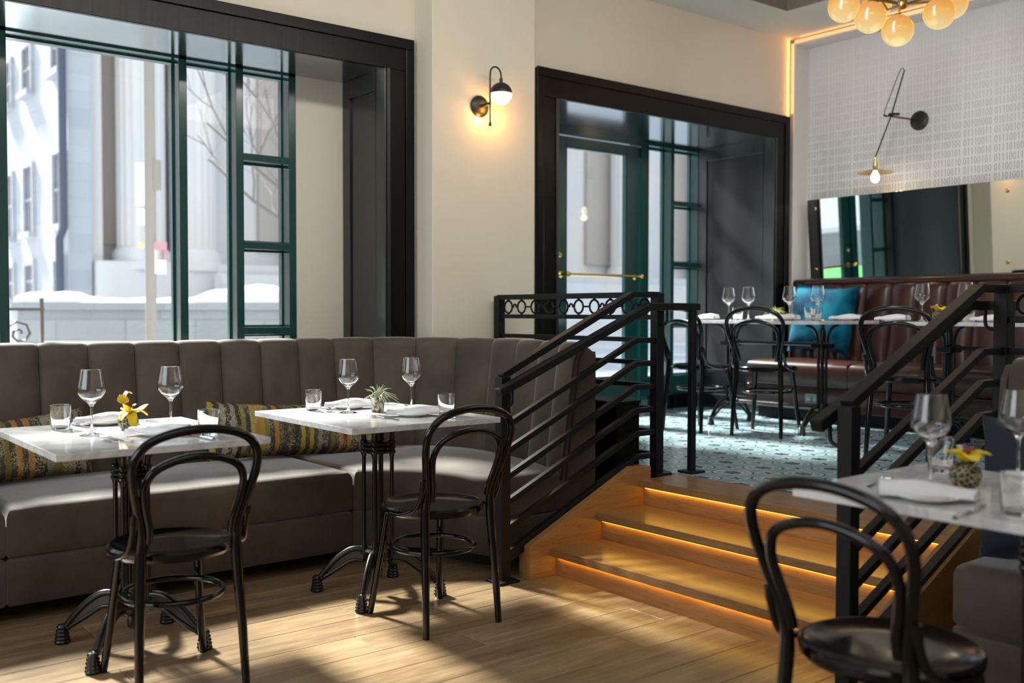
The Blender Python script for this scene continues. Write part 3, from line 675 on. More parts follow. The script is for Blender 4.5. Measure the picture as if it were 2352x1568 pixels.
# =====================================================================  BANQUETTES
def inset(poly, d):
    n = len(poly); out = []
    for i in range(n):
        p0, p1, p2 = Vector(poly[i-1]), Vector(poly[i]), Vector(poly[(i+1) % n])
        e1 = (p1-p0).normalized(); e2 = (p2-p1).normalized(); n1 = Vector((-e1.y, e1.x)); n2 = Vector((-e2.y, e2.x))
        b = (n1+n2); b = b/max(b.length_squared/2, .35); out.append(tuple(p1+b*d))
    return out
def cushion(poly, z0, z1, r=.045, puff=.012):
    # polygon counter-clockwise
    m = MB(); n = len(poly); rings = [[(x, y, z0) for x, y in inset(poly, .008)], [(x, y, z0+.012) for x, y in poly]]
    for k in range(6):
        a = k/5*pi/2; rings.append([(x, y, z1-r+r*sin(a)) for x, y in inset(poly, r*(1-cos(a)))])
    c = Vector((sum(p[0] for p in poly)/n, sum(p[1] for p in poly)/n))
    last = rings[-1]
    for t in (.25, .5, .75, .97):
        rings.append([(x+(c.x-x)*t, y+(c.y-y)*t, z1+puff*(1-(1-t)**2)) for x, y, _ in last])
    m.grid(rings, True); m.f.append(tuple(range(len(m.v)-n, len(m.v)))); m.f.append(tuple(range(n-1, -1, -1)))
    return m
def resample(P, step):
    P = [Vector(p) for p in P]; out = [P[0]]
    for a, b in zip(P, P[1:]):
        L = (b-a).length; k = max(1, int(L/step))
        for i in range(1, k+1): out.append(a.lerp(b, i/k))
    return [tuple(p) for p in out]
class Path:
    def __init__(s, pts):
        s.p = [Vector(q) for q in pts]; s.L = [0]
        for a, b in zip(s.p, s.p[1:]): s.L.append(s.L[-1]+(b-a).length)
    def at(s, t):
        t = min(max(t, 0), s.L[-1]-1e-6); i = 0
        while s.L[i+1] < t: i += 1
        a, b = s.p[i], s.p[i+1]; k = (t-s.L[i])/(s.L[i+1]-s.L[i]); d = (b-a).normalized()
        # smoothed direction
        return a.lerp(b, k), d
    def fr(s, t):
        p, _ = s.at(t); a, _ = s.at(t-.04); b, _ = s.at(t+.04); d = (b-a).normalized(); return p, Vector((-d.y, d.x))   # normal pointing to the wall side
def channel(path, t0, t1, z0, z1, lean, thick, bul=.028, rtop=.05, nu=10):
    rows = []
    for i in range(nu+1):
        u = i/nu; t = t0+(t1-t0)*u; p, nrm = path.fr(t); b = bul*(max(0, 1-(2*u-1)**2))**.5*1.0
        row = []
        for z in [z0+(z1-rtop-z0)*k/6 for k in range(7)]:
            f = (z-z0)/(z1-z0); q = p+nrm*(lean*f-b*(1 if f > .02 else .4)); row.append((q.x, q.y, z))
        for k in range(1, 6):
            a = k/6*pi; cx = lean*(z1-rtop-z0)/(z1-z0); hw = (thick+b)/2
            q = p+nrm*(cx-b+hw-hw*cos(a)); row.append((q.x, q.y, z1-rtop+(rtop+.006*(b/bul if bul else 0))*sin(a)))
        q = p+nrm*(cx+thick); row.append((q.x, q.y, z1-rtop)); row.append((q.x, q.y, z0))
        rows.append(row)
    return MB().grid(rows)
bq = thing('banquette', 'curved taupe velvet banquette with channelled back under the big window', 'banquette')
arc = [(2.70+.55*sin(a*pi/24), 4.30+.55*cos(a*pi/24)) for a in range(0, 13)]
pth = Path([(-2.0, 4.85), (2.70, 4.85)][:1]+[(-1.0+.2*k, 4.85) for k in range(19)]+arc+[(3.24, 4.1), (3.215, 3.9), (3.165, 3.7), (3.12, 3.56)])
base = 1.135+2.0
CW = .2165; t = base-CW*9; kk = 0; Lt = pth.L[-1]
while t < Lt-.08:
    t1 = min(t+CW, Lt); 
    if Lt-t1 < .1: t1 = Lt
    obj('back_channel', channel(pth, max(t, .02), t1-.0015, .40, 1.052, .075, .088), 'velvet', bq, smooth=60, fix=True)
    t = t1
# black outer shell behind the curve
shell = MB(); rows = []
for k in range(31):
    tt = 4.35+(Lt-4.35)*k/30; p, nr = pth.fr(tt); a = p+nr*.166; b = p+nr*.19
    rows.append([(a.x, a.y, .0), (a.x, a.y, 1.01), (b.x, b.y, 1.01), (b.x, b.y, 0)])
obj('back_shell', shell.grid(rows, True), 'knee', bq)
pe, ne = pth.fr(Lt-.001); de = Vector((ne.y, -ne.x))
ce_ = MB(); A = pe-ne*.006
prof = [(0, .0), (0, .40), (.066, .97), (.095, 1.03), (.15, 1.03), (.192, 1.0), (.192, 0)]
m = MB(); n_ = len(prof)
for off in (.002, .018):
    for (a, z) in prof: q = pe+ne*(a-.005)+de*off; m.v.append((q.x, q.y, z))
m.f = [tuple(range(n_)), tuple(range(2*n_-1, n_-1, -1))]+[(i, (i+1) % n_, n_+(i+1) % n_, n_+i) for i in range(n_)]
obj('end_panel', m, 'velvet', bq, bevel=.006)
for off in (.0, .020):
    obj('piping', MB().tube([tuple((pe+ne*(a+.004+off*1.2)+de*.02).to_3d()+Vector((0, 0, z))) for a, z in prof[1:4]], .004, 6), 'seam', bq, smooth=60)
YF1 = 4.12
A_ = [(-1.0, YF1), (.826, YF1), (.826, 4.86), (-1.0, 4.86)]; B_ = [(.830, YF1), (2.316, YF1), (2.316, 4.86), (.830, 4.86)]
front = [tuple(p) for p in spline([(2.32, YF1-.01), (2.47, 4.05), (2.60, 3.93), (2.69, 3.78), (2.735, 3.62), (2.76, 3.53)], 4)]
front = [(p[0], p[1]) for p in spline([(2.32, YF1-.01, 0), (2.46, 4.06, 0), (2.60, 3.94, 0), (2.69, 3.79, 0), (2.735, 3.64, 0), (2.79, 3.545, 0)], 4)]
back = [(2.32, 4.86), (2.70, 4.86)]+[(x+.005, y+.005) for x, y in arc[1:]]+[(3.25, 4.1), (3.22, 3.9), (3.17, 3.7), (3.12, 3.545)]
C_ = front+[(2.9, 3.525), (3.05, 3.525)]+back[::-1]
for P_ in (resample(A_+A_[:1], .12)[:-1], resample(B_+B_[:1], .12)[:-1], C_):
    obj('seat_cushion', cushion(P_, .262, .452), 'velvet', bq, smooth=45)
    obj('base_panel', cushion(P_, .075, .256, .012, 0), 'velvet', bq, smooth=40)
obj('toe_kick', boxes([(-1.0, 4.30, 0, 2.45, 4.86, .08)]), 'toe', bq)
obj('toe_kick', MB().prism([(2.4, 4.30), (2.68, 4.15), (2.82, 3.75), (2.95, 3.60), (3.1, 3.60), (3.1, 4.6), (2.4, 4.85)], 2, 0, .08), 'toe', bq)
# small taupe bench at the right
b2 = thing('banquette', 'taupe banquette at the right edge behind the blurred table', 'banquette')
p2 = Path([(3.26, 1.56-.1*k) for k in range(0, 26)])
P2 = Path([(3.22, 1.55-.1*k) for k in range(0, 26)])
for k in range(9):
    t0 = .02+k*.27; obj('back_channel', channel(P2, t0, t0+.268, .40, 1.05, .09, .12, .02), 'velvet', b2, smooth=60)
obj('seat_cushion', cushion(resample([(2.86, -.8), (3.22, -.8), (3.22, 1.50), (2.90, 1.50), (2.86, 1.44), (2.86, -.8)], .14)[:-1], .262, .452), 'velvet', b2, smooth=45)
obj('base_panel', cushion(resample([(2.86, -.8), (3.22, -.8), (3.22, 1.50), (2.90, 1.50), (2.86, 1.44), (2.86, -.8)], .14)[:-1], .075, .256, .012, 0), 'velvet', b2, smooth=45)
obj('toe_kick', B(2.93, -.8, 0, 3.22, 1.42, .08), 'toe', b2)
obj('end_panel', MB().prism([(3.22, 0), (3.235, .4), (3.30, .98), (3.34, 1.03), (3.42, 1.0), (3.42, 0)], 1, 1.535, 1.56), 'velvet', b2, bevel=.006)
# leather bench on the upper floor
b3 = thing('leather_banquette', 'oxblood leather banquette with channelled back under the mirror', 'banquette')
P3 = Path([(6.80, 4.93-.1*k) for k in range(0, 52)])
for k in range(21):
    t0 = .01+k*.213; obj('back_channel', channel(P3, t0, t0+.212, .78, 1.425, .085, .11, .035), 'leather', b3, smooth=60)
obj('top_roll', MB().tube([(6.93, 4.95, 1.440), (6.93, 2.88, 1.440)], .03, 10, sx=1.5), 'leather', b3, smooth=60)
obj('top_roll', MB().tube([(6.93, 2.87, 1.440), (6.93, .3, 1.440)], .03, 10, sx=1.5), 'leather', b3, smooth=60)
obj('ledge', B(6.96, .3, 1.30, XB-.004, 4.97, 1.462), 'panel', b3)
for y0, y1 in ((4.07, 4.97), (2.6, 4.066), (.4, 2.596)):
    PP = resample([(6.31, y0), (6.84, y0), (6.84, y1), (6.31, y1), (6.31, y0)], .13)[:-1]
    obj('seat_cushion', cushion(PP, .652, .835, .06, .01), 'leather', b3, smooth=45)
    PP = resample([(6.325, y0), (6.84, y0), (6.84, y1), (6.325, y1), (6.325, y0)], .13)[:-1]
    obj('base_panel', cushion(PP, .475, .648, .012, 0), 'leather', b3, smooth=45)
obj('toe_kick', B(6.42, .4, UF, 6.84, 4.93, .478), 'casing', b3)
ol = thing('power_outlet', 'grey double power outlet on the base of the leather banquette', 'outlet', (6.318, 4.36, .56))
obj('cover_plate', B(-.006, -.062, -.033, .006, .062, .033), 'plate_grey', ol, bevel=.002)
for yy in (-.03, .03):
    obj('socket', boxes([(-.009, yy-.018, -.014, -.005, yy+.018, .014)]), 'steel', ol)
    obj('slots', boxes([(-.0105, yy-.009, -.002, -.0085, yy-.006, .009), (-.0105, yy+.006, -.002, -.0085, yy+.009, .009), (-.0105, yy-.002, -.011, -.0085, yy+.002, -.006)]), 'toe', ol)

# =====================================================================  MIRROR
mi = thing('wall_mirror', 'long frameless tilted mirror above the leather banquette', 'mirror', (7.035, 4.895, 1.478))
a = .05; mi.rotation_euler = (0, -a, 0)
obj('mirror_glass', B(-.012, -4.2, 0, 0, 0, .645), 'mirror', mi, bevel=.002)
obj('backing_board', B(.001, -4.19, .01, .022, -.01, .63), 'panel', mi)
for yy in (-.07, -1.62, -3.0):
    for zz in (.075, .57): obj('mirror_screw', MB().lathe([(.014, .0), (.014, -.006), (.010, -.011), (0, -.011)], 14, (-.0125, yy, zz), 0), 'brass', mi, smooth=30)

# =====================================================================  CHAIRS
def make_chair(label):
    c = thing('bentwood_chair', label, 'chair')
    SZ = .455
    seat = MB().lathe([(.0, SZ-.016), (.165, SZ-.016), (.188, SZ-.030), (.1985, SZ-.018), (.2, SZ-.004), (.193, SZ+.004), (.183, SZ+.002), (.175, SZ-.003), (.10, SZ-.008), (0, SZ-.009)], 40)
    obj('seat', seat, 'bent', c, smooth=35)
    # outer bow and rear legs
    left = [(-.168, -.205, .0), (-.160, -.190, .22), (-.150, -.172, .44), (-.151, -.185, .53), (-.172, -.212, .62), (-.190, -.238, .70), (-.187, -.258, .765), (-.150, -.272, .812), (-.080, -.280, .838), (0, -.282, .846)]
    P_ = left+[(-x, y, z) for x, y, z in left[-2::-1]]
    pts = spline(P_, 5); n = len(pts); rad = []
    for i, p in enumerate(pts):
        zz = p.z; rad.append(.0125+.0055*min(1, zz/.42) if zz < .44 else .018-.004*min(1, (zz-.44)/.12))
    obj('back_bow', MB().tube(pts, rad, 12), 'bent', c, smooth=60)
    inn = [(-.128, -.182, .500), (-.130, -.196, .545), (-.148, -.216, .62), (-.152, -.232, .675), (-.130, -.248, .722), (-.070, -.260, .752), (0, -.264, .762)]
    P_ = inn+[(-x, y, z) for x, y, z in inn[-2::-1]]
    obj('inner_bow', MB().tube(spline(P_, 5), .0125, 12), 'bent', c, smooth=60)
    for s in (-1, 1):
        lg = spline([(s*.128, .125, .435), (s*.138, .150, .30), (s*.155, .180, .12), (s*.168, .198, 0)], 4)
        obj('leg', MB().tube(lg, [.0175-.0055*k/(len(lg)-1) for k in range(len(lg))], 12), 'bent', c, smooth=60)
        br = spline([(s*.176, -.205, .585), (s*.177, -.190, .53), (s*.182, -.155, .472), (s*.198, -.085, .443), (s*.203, -.02, .440)], 5)
        obj('side_brace', MB().tube(br, [.013]*4+[.011]*(len(br)-4), 10, sx=.75), 'bent', c, smooth=60)
    ring = [(.158*cos(k*pi/20), .165*sin(k*pi/20)+.0, .29) for k in range(40)]
    obj('ring_stretcher', MB().tube(ring, .0105, 10, closed=True), 'bent', c, smooth=60)
    return c
G = 'black bentwood chairs'
ch = make_chair('black bentwood chair at the left marble table')
ch.location = (1.135, 3.205, 0); ch.rotation_euler = (0, 0, radians(-2)); ch['group'] = G
dup(ch, (2.168, 3.222, 0), radians(0), 'black bentwood chair at the middle marble table by the stair post', G)
dup(ch, (2.04, 1.20, 0), radians(-90), 'large blurred black bentwood chair in the right foreground', G)
dup(ch, (5.37, 4.62, UF), radians(-88), 'bentwood chair on the tiled floor closest to the door', G)
dup(ch, (5.52, 4.17, UF), radians(-72), 'bentwood chair on the tiled floor in front of the blue cushion', G)
dup(ch, (5.33, 3.05, UF), radians(-74), 'bentwood chair on the tiled floor seen through the right stair railing', G)

# =====================================================================  TABLES
def foot_arm(sx, sy, L=.19, z0=.19):
    top = spline([(sx*.045, sy*.045, z0), (sx*.085, sy*.085, z0-.005), (sx*.135, sy*.135, z0-.055), (sx*(L-.012), sy*(L-.012), .065)], 5)
    low = spline([(sx*.045, sy*.045, z0-.050), (sx*.080, sy*.080, z0-.050), (sx*.120, sy*.120, z0-.085), (sx*(L-.014), sy*(L-.014), .055)], 5)
    m = MB().tube(top, [.013]*len(top), 8).tube(low, [.009]*len(low), 8)
    k = len(m.v)
    for a, b in zip(top, low): m.v.append(tuple(a)); m.v.append(tuple(b))
    return m, top, low
def claw(x, y):
    return MB().lathe([(.0, .0), (.026, .0), (.028, .008), (.025, .013), (.0265, .02), (.0225, .026), (.0245, .033), (.0205, .039), (.022, .046), (.018, .052), (.0195, .06), (.015, .068), (0, .072)], 14, (x, y, 0))
def table_base(root, TH=.745):
    for sx in (-1, 1):
        for sy in (-1, 1):
            lg, tp, lo = foot_arm(sx, sy)
            leg = obj('leg', lg, 'iron', root, smooth=60)
            web = MB(); rows = [[tp[i]*.5+lo[i]*.5+Vector((-sy*.003*j, sx*.003*j, 0))+(tp[i]-lo[i])*.5*k_ for j, k_ in ((1, 1), (1, -1), (-1, -1), (-1, 1))] for i in range(len(tp))]
            obj('web', MB().grid(rows, True), 'iron', leg, smooth=30)
            obj('claw_foot', claw(sx*.19, sy*.19), 'iron', leg, smooth=25)
            obj('column', MB().lathe([(.014, .17), (.014, .20), (.0095, .215), (.0085, .40), (.0085, .585), (.012, .60), (.016, .605), (.016, .612), (.012, .618), (.016, .624), (.016, .632), (.012, .638), (.016, .644), (.016, .652), (.011, .66)], 12, (sx*.043, sy*.043, 0)), 'iron', root, smooth=35)
            br = spline([(sx*.043, sy*.043, .655), (sx*.047, sy*.047, .69), (sx*.065, sy*.065, .718), (sx*.105, sy*.105, TH-.008), (sx*.135, sy*.135, TH-.006)], 4)
            obj('bracket', MB().tube(br, .010, 8, sx=1.3), 'iron', root, smooth=50)
    for k in range(4):
        a = pi/2*k; obj('inner_rod', MB().tube([(.018*cos(a), .018*sin(a), .15), (.018*cos(a), .018*sin(a), .64)], .0075, 8), 'iron', root, smooth=60)
    obj('top_hub', MB().lathe([(.012, .60), (.030, .61), (.030, .645), (.022, .655), (.022, .70), (.016, .715), (.010, .735), (0, .735)], 16), 'iron', root, smooth=35)
    obj('collar', MB().lathe([(.060, .604), (.066, .606), (.066, .614), (.060, .617), (.066, .622), (.066, .630), (.060, .634), (.066, .640), (.066, .648), (.055, .652), (.02, .652), (.02, .604)], 20), 'iron', root, smooth=25)
    obj('bottom_hub', MB().lathe([(0, .065), (.012, .065), (.018, .075), (.020, .10), (.014, .11), (.030, .125), (.034, .14), (.052, .15), (.058, .165), (.058, .185), (.050, .195), (.02, .20), (0, .20)], 18), 'iron', root, smooth=30)
def make_table(label, wx, wy, offy=.04):
    t_ = thing('marble_table', label, 'table')
    obj('tabletop', B(-wx/2, -wy/2+offy, .742, wx/2, wy/2+offy, .765), 'marble', t_, bevel=.002)
    obj('mounting_plate', B(-.17, -.17, .736, .17, .17, .742), 'iron', t_)
    table_base(t_, .742); return t_
t1 = make_table('left square marble table on a black cast iron base', .70, .86, .03); t1.location = (1.135, 3.612, 0); t1['group'] = 'marble bistro tables'
t2 = dup(t1, (2.172, 3.645, 0), 0, 'middle square marble table on a black cast iron base, near the stairs', 'marble bistro tables')
t3 = make_table('blurred marble table in the right foreground', .64, .98, .0); t3.location = (2.405, 1.005, 0); t3['group'] = 'marble bistro tables'
# double-base table for the upper floor
def make_double(label, L, wx):
    t_ = thing('long_marble_table', label, 'table')
    obj('tabletop', B(-wx/2, -L/2, .742, wx/2, L/2, .765), 'marble', t_, bevel=.002)
    for s in (-1, 1):
        y = s*.39
        fr_ = obj('pedestal', MB().lathe([(.035, .15), (.04, .17), (.03, .20), (.012, .21), (.012, .56), (.032, .575), (.032, .61), (.02, .62), (.022, .68), (.012, .742)], 12, (0, y, 0)), 'iron', t_, smooth=40)
        for dx, dy in ((-.045, 0), (.045, 0), (0, -.03), (0, .03)): obj('column', MB().tube([(dx, y+dy, .19), (dx, y+dy, .60)], .010, 8), 'iron', fr_, smooth=60)
        obj('collar', B(-.075, y-.045, .575, .075, y+.045, .61), 'iron', fr_, bevel=.004)
        for sx in (-1, 1):
            lg = obj('leg', MB().tube(spline([(sx*.03, y, .185), (sx*.10, y, .17), (sx*.17, y, .12), (sx*.215, y, .06)], 5), .015, 8, sx=.7).tube(spline([(sx*.03, y, .14), (sx*.10, y, .125), (sx*.16, y, .085), (sx*.205, y, .05)], 5), .009, 8), 'iron', t_, smooth=60)
            obj('claw_foot', claw(sx*.225, y), 'iron', lg, smooth=25)
            obj('bracket', MB().tube(spline([(sx*.06, y, .60), (sx*.065, y, .66), (sx*.11, y, .715), (sx*.18, y, .735)], 4), .010, 8), 'iron', t_, smooth=50)
    for z, r in ((.602, .014), (.17, .014)):
        obj('stretcher', MB().lathe([(.010, -.36), (.022, -.355), (.022, -.32), (.014, -.315), (.014, .315), (.022, .32), (.022, .355), (.010, .36)], 10, (0, 0, z), 1), 'iron', t_, smooth=30)
    return t_
t4 = make_double('long marble table on the tiled floor by the entrance door', 1.20, .70); t4.location = (5.86, 4.36, UF); t4['group'] = 'long marble tables'
t5 = dup(t4, (5.92, 2.72, UF), 0, 'long marble table on the tiled floor behind the right stair railing', 'long marble tables')

# =====================================================================  CUSHIONS
def pillow(L, H, D, nx=24, nz=12, sag=0.):
    rows = []
    for face in (1, -1):
        for i in range(nx+1):
            u = -1+2*i/nx; row = []
            for j in range(nz+1):
                v_ = -1+2*j/nz
                th = D/2*((1-abs(u)**3.2)*(1-abs(v_)**3.2))**.42
                px_ = u*L/2*(1-.02*H/L*2*(1-v_*v_)-.05*H/L*(1-v_*v_)*abs(u)**4)
                pz = v_*H/2*(1-.13*(1-abs(u)**2.5))
                row.append((px_, face*th, pz-sag*(1-u*u)))
            rows.append(row)
        if face == 1: r1 = rows; rows = []
    m = MB().grid(r1); m.grid([r[::-1] for r in rows]); return m
def cush(name, L, H, D, mat, loc, rot, label, cat='cushion', group=None):
    o = obj(name, pillow(L, H, D), mat, smooth=80); o.location = loc; o.rotation_euler = rot; tag(o, label, cat, group); return o
cush('bolster_cushion', .98, .30, .17, 'stripe', (.79, 4.685, .588), (radians(-16), radians(-4), 0), 'multicoloured striped long cushion behind the left table', group='striped cushions')
cush('bolster_cushion', 1.0, .30, .17, 'stripe', (2.33, 4.685, .592), (radians(-17), radians(3), radians(-1)), 'multicoloured striped long cushion behind the middle table', group='striped cushions')
cush('velvet_cushion', .56, .55, .19, 'bluevelvet', (6.70, 4.54, 1.15), (radians(-10), radians(3), radians(-90)), 'bright blue velvet cushion on the leather banquette')
cush('velvet_cushion', .50, .47, .15, 'navyvelvet', (3.09, 1.27, .675), (radians(-14), radians(-6), radians(-90)), 'navy velvet cushion on the right taupe banquette')

# =====================================================================  TABLEWARE
def make_glass(label):
    prof = [(.0, .0), (.040, .0), (.041, .0015), (.030, .004), (.010, .010), (.0045, .020), (.0036, .045), (.0036, .085), (.0055, .102), (.014, .115), (.034, .132), (.0455, .148), (.0475, .158), (.046, .172), (.040, .205), (.0355, .232), (.0345, .2325), (.0388, .205), (.0447, .172), (.0462, .158), (.044, .149), (.033, .1345), (.014, .1185), (.0, .115)]
    c = thing('wine_glass', label, 'wine glass', group='wine glasses')
    obj('bowl', MB().lathe(prof[8:], 32), 'glass', c, smooth=50)
    obj('stem', MB().lathe(prof[:9]+[(0, .1025)], 24), 'glass', c, smooth=50)
    return c
def make_tumbler(label):
    o = obj('tumbler', MB().lathe([(0, 0), (.031, 0), (.033, .003), (.0385, .089), (.0372, .0895), (.0365, .086), (.0320, .014), (.029, .011), (0, .010)], 32), 'glass', smooth=50)
    return tag(o, label, 'glass', 'water tumblers')
def make_plate(label):
    return tag(obj('side_plate', MB().lathe([(0, .0), (.045, .0), (.050, .002), (.078, .012), (.080, .014), (.078, .0155), (.052, .006), (0, .004)], 36), 'porcelain', smooth=50), label, 'plate', 'side plates')
def make_napkin(label):
    # folded roll: flattened tube, fat fold at one end
    rows = []; L = .21
    for i in range(15):
        u = i/14; x = -L/2+L*u; row = []
        hh = .066*(1-.38*u)*(1-.2*cos(u*7)); wd2 = .036+.005*sin(u*5)
        for j in range(20):
            a_ = 2*pi*j/20; cc, ss_ = cos(a_), sin(a_)
            yy = wd2*(abs(cc)**.8)*(1 if cc > 0 else -1); zz = .0155+hh*.4*(ss_ if ss_ > 0 else ss_*.75)+.003*sin(j*2.1+u*3)
            zz -= .004*u*u
            row.append((x+.012*cc*(u-.3), yy, max(.006, zz)))
        rows.append(row)
    m = MB().grid(rows, True); m.f.append(tuple(range(19, -1, -1))); m.f.append(tuple(range(14*20, 15*20)))
    m2 = MB()
    o = obj('napkin', m, 'napkin', smooth=60)
    return tag(o, label, 'napkin', 'folded napkins')
def make_fork(label):
    m = MB(); pts = [(0, -.10, .002), (0, -.04, .004), (0, .02, .008), (0, .045, .006)]
    P_ = spline(pts, 4); rows = []
    for i, p in enumerate(P_):
        u = i/(len(P_)-1); w2 = .0075-.0045*min(1, u*1.8) if u < .8 else .003+.008*(u-.8)/.2
        rows.append([(-w2, p.y, p.z), (0, p.y, p.z+.0018), (w2, p.y, p.z), (0, p.y, p.z-.0008)])
    m.grid(rows, True); m.box(-.0115, .044, .004, .0115, .060, .0062)
    for k in range(4):
        x = -.0102+k*.0068; m.tube([(x, .058, .005), (x, .078, .003), (x, .098, .007)], [.0016, .0015, .0008], 6)
    return tag(obj('fork', m, 'steel', smooth=50), label, 'fork', 'forks')
def make_knife(label):
    c = thing('knife', label, 'knife', group='knives')
    obj('handle', MB().tube([(0, -.105, .004), (0, -.06, .0045), (0, -.01, .0042)], [.0048, .0058, .0042], 8, sx=1.4), 'steel', c, smooth=50)
    obj('blade', MB().prism([(-.008, -.012), (.008, -.012), (.0085, .06), (.004, .10), (-.002, .112), (-.008, .09)], 2, .002, .0036), 'steel', c)
    return c
def petal(pts, w_, mat, par, name='petal', curl=.0):
    q0 = Vector((0, 0, .064)); pts = [q0+(Vector(p)-q0)*1.3 for p in pts]; w_ *= 1.15
    sp_ = spline(pts, 5); rows = []
    for i, p in enumerate(sp_):
        u = i/(len(sp_)-1); d = (sp_[min(i+1, len(sp_)-1)]-sp_[max(i-1, 0)]).normalized(); side = d.cross(Vector((0, 0, 1)))
        if side.length < .2: side = Vector((1, 0, 0))
        side.normalize(); ww = 1.45*w_*(sin(pi*min(.95, max(.05, u**.8))))**.6; nn = side.cross(d)
        rows.append([p+side*ww*k+nn*(ww*.25*(abs(k)**2))+nn*.001*sin(i*2+k*3) for k in (-1, -.5, 0, .5, 1)])
    top = MB().grid(rows); o = obj(name, top, mat, par, smooth=80, fix=False)
    so = o.modifiers.new('thickness', 'SOLIDIFY'); so.thickness = .0012; return o
def make_orchid(label):
    c = thing('orchid_pot', label, 'flower pot', group='orchid pots')
    obj('pot', MB().lathe([(0, 0), (.022, 0), (.030, .008), (.037, .025), (.036, .040), (.030, .052), (.026, .054), (.026, .046), (0, .046)], 24), 'lattice', c, smooth=50)
    obj('stem', MB().tube([(0, 0, .045), (.004, 0, .060), (0, 0, .066)], .003, 6), 'airplant2', c, smooth=60)
    Z0 = .064
    for pts, w_ in (([(0, 0, Z0), (-.012, .006, Z0+.022), (-.010, .012, Z0+.05)], .017), ([(0, 0, Z0), (.030, -.006, Z0-.002), (.070, -.012, Z0+.016)], .012), ([(0, 0, Z0), (-.026, -.010, Z0), (-.052, -.014, Z0-.018)], .011),
                    ([(0, 0, Z0), (-.020, -.026, Z0-.008), (-.024, -.038, Z0-.05)], .012), ([(0, 0, Z0), (.022, -.022, Z0+.002), (.040, -.034, Z0-.012)], .013), ([(0, 0, Z0), (.02, .022, Z0+.006), (.045, .035, Z0+.004)], .012)):
        petal(pts, w_, 'petal', c)
    petal([(0, 0, Z0+.004), (.006, -.012, Z0+.016), (.014, -.018, Z0+.022)], .009, 'petal_red', c, 'throat')
    petal([(-.008, .006, Z0+.040), (0, .002, Z0+.056), (.012, -.004, Z0+.052)], .009, 'petal_pale', c, 'lip')
    return c
def make_orchid2(label):
    c = thing('orchid_pot', label, 'flower pot', group='orchid pots')
    obj('pot', MB().lathe([(0, 0), (.022, 0), (.032, .008), (.039, .028), (.038, .042), (.030, .054), (.026, .056), (.026, .048), (0, .048)], 24), 'lattice', c, smooth=50)
    Z0 = .064
    for k in range(5):
        a_ = 2*pi*k/5+.3; d = Vector((cos(a_), sin(a_), 0)); L = .038 if k % 2 else .046
        petal([(0, 0, Z0), tuple(d*L*.5+Vector((0, 0, Z0+.016))), tuple(d*L+Vector((0, 0, Z0+.006+.008*(k % 3))))], .016, 'petal', c)
    petal([(0, 0, Z0+.012), (.008, -.006, Z0+.024), (.018, -.010, Z0+.026)], .007, 'petal_red', c, 'throat')
    petal([(0, 0, Z0+.014), (-.006, .006, Z0+.026), (-.004, .014, Z0+.030)], .007, 'petal_pale', c, 'lip')
    petal([(0, 0, Z0+.012), (-.010, -.008, Z0+.022), (-.020, -.012, Z0+.022)], .006, 'petal_red', c, 'throat')
    return c
def make_airplant(label, pot='bark', leaf='airplant', s=1.):
    c = thing('air_plant_pot', label, 'potted plant', group='air plant pots')
    obj('pot', MB().lathe([(0, 0), (.025, 0), (.027, .004), (.029, .03), (.032, .062), (.034, .064), (.029, .064), (.027, .050), (0, .048)], 20), pot, c, smooth=50)
    lv = MB()
    for k in range(46):
        a_ = rnd.random()*2*pi; el = rnd.uniform(.1, 1.3); L = rnd.uniform(.045, .085)*s; d = Vector((cos(a_)*cos(el), sin(a_)*cos(el), sin(el)))
        p0 = Vector((d.x*.008, d.y*.008, .058)); p1 = p0+d*L*.5+Vector((0, 0, .006)); p2 = p0+d*L+Vector((d.x*.01, d.y*.01, -.03*cos(el)+rnd.uniform(-.006, .006)))
        lv.tube(spline([p0, p1, p2], 4), [.0028, .0026, .0024, .0022, .002, .0017, .0013, .001, .0005], 4)
    stuff(obj('leaves', lv, leaf, c, smooth=60))
    if leaf == 'airplant': obj('bud', MB().lathe([(0, .075), (.006, .082), (.005, .092), (0, .098)], 10, (.012, -.004, 0)), 'pinkbud', c, smooth=60)
    return c
TZ = .7655; UZ = UF+.7655
used = {}
MK = dict(g=make_glass, t=make_tumbler, p=make_plate, n=make_napkin, f=make_fork, k=make_knife, o=make_orchid)
def put(kind, x, y, z, rz, label):
    if kind not in used:
        o = MK[kind](label); used[kind] = o
    else:
        o = copy_tree(used[kind]); o['label'] = label
    o.location = (x, y, z); o.rotation_euler = (0, 0, radians(rz)); return o
def plate_set(x, y, z, rz, where):
    put('p', x, y, z, 0, 'side plate under the napkin '+where)
    put('n', x, y, z+.0035, rz, 'folded white napkin on the plate '+where)
# left table
put('g', 1.009, 3.637, TZ, 0, 'wine glass on the left table, left of the yellow orchid')
put('g', 1.30, 3.672, TZ, 0, 'wine glass on the left table, right of the yellow orchid')
put('t', .972, 3.90, TZ, 0, 'water tumbler at the left corner of the left table')
put('t', 1.335, 3.395, TZ, 0, 'water tumbler on the left table behind the chair bow')
put('o', 1.168, 3.745, TZ, 35, 'yellow orchid in a dark lattice pot on the left table')
plate_set(1.15, 3.965, TZ, 158, 'at the back of the left table')
plate_set(1.195, 3.49, TZ, -38+180, 'at the front of the left table')
put('f', 1.045, 3.47, TZ, 12, 'fork at the front of the left table')
put('f', 1.345, 3.885, TZ, -160, 'fork at the back right of the left table')
put('k', 1.062, 3.93, TZ, 188, 'knife beside the tumbler on the left table')
put('k', 1.285, 3.35, TZ, 5, 'knife at the front edge of the left table')
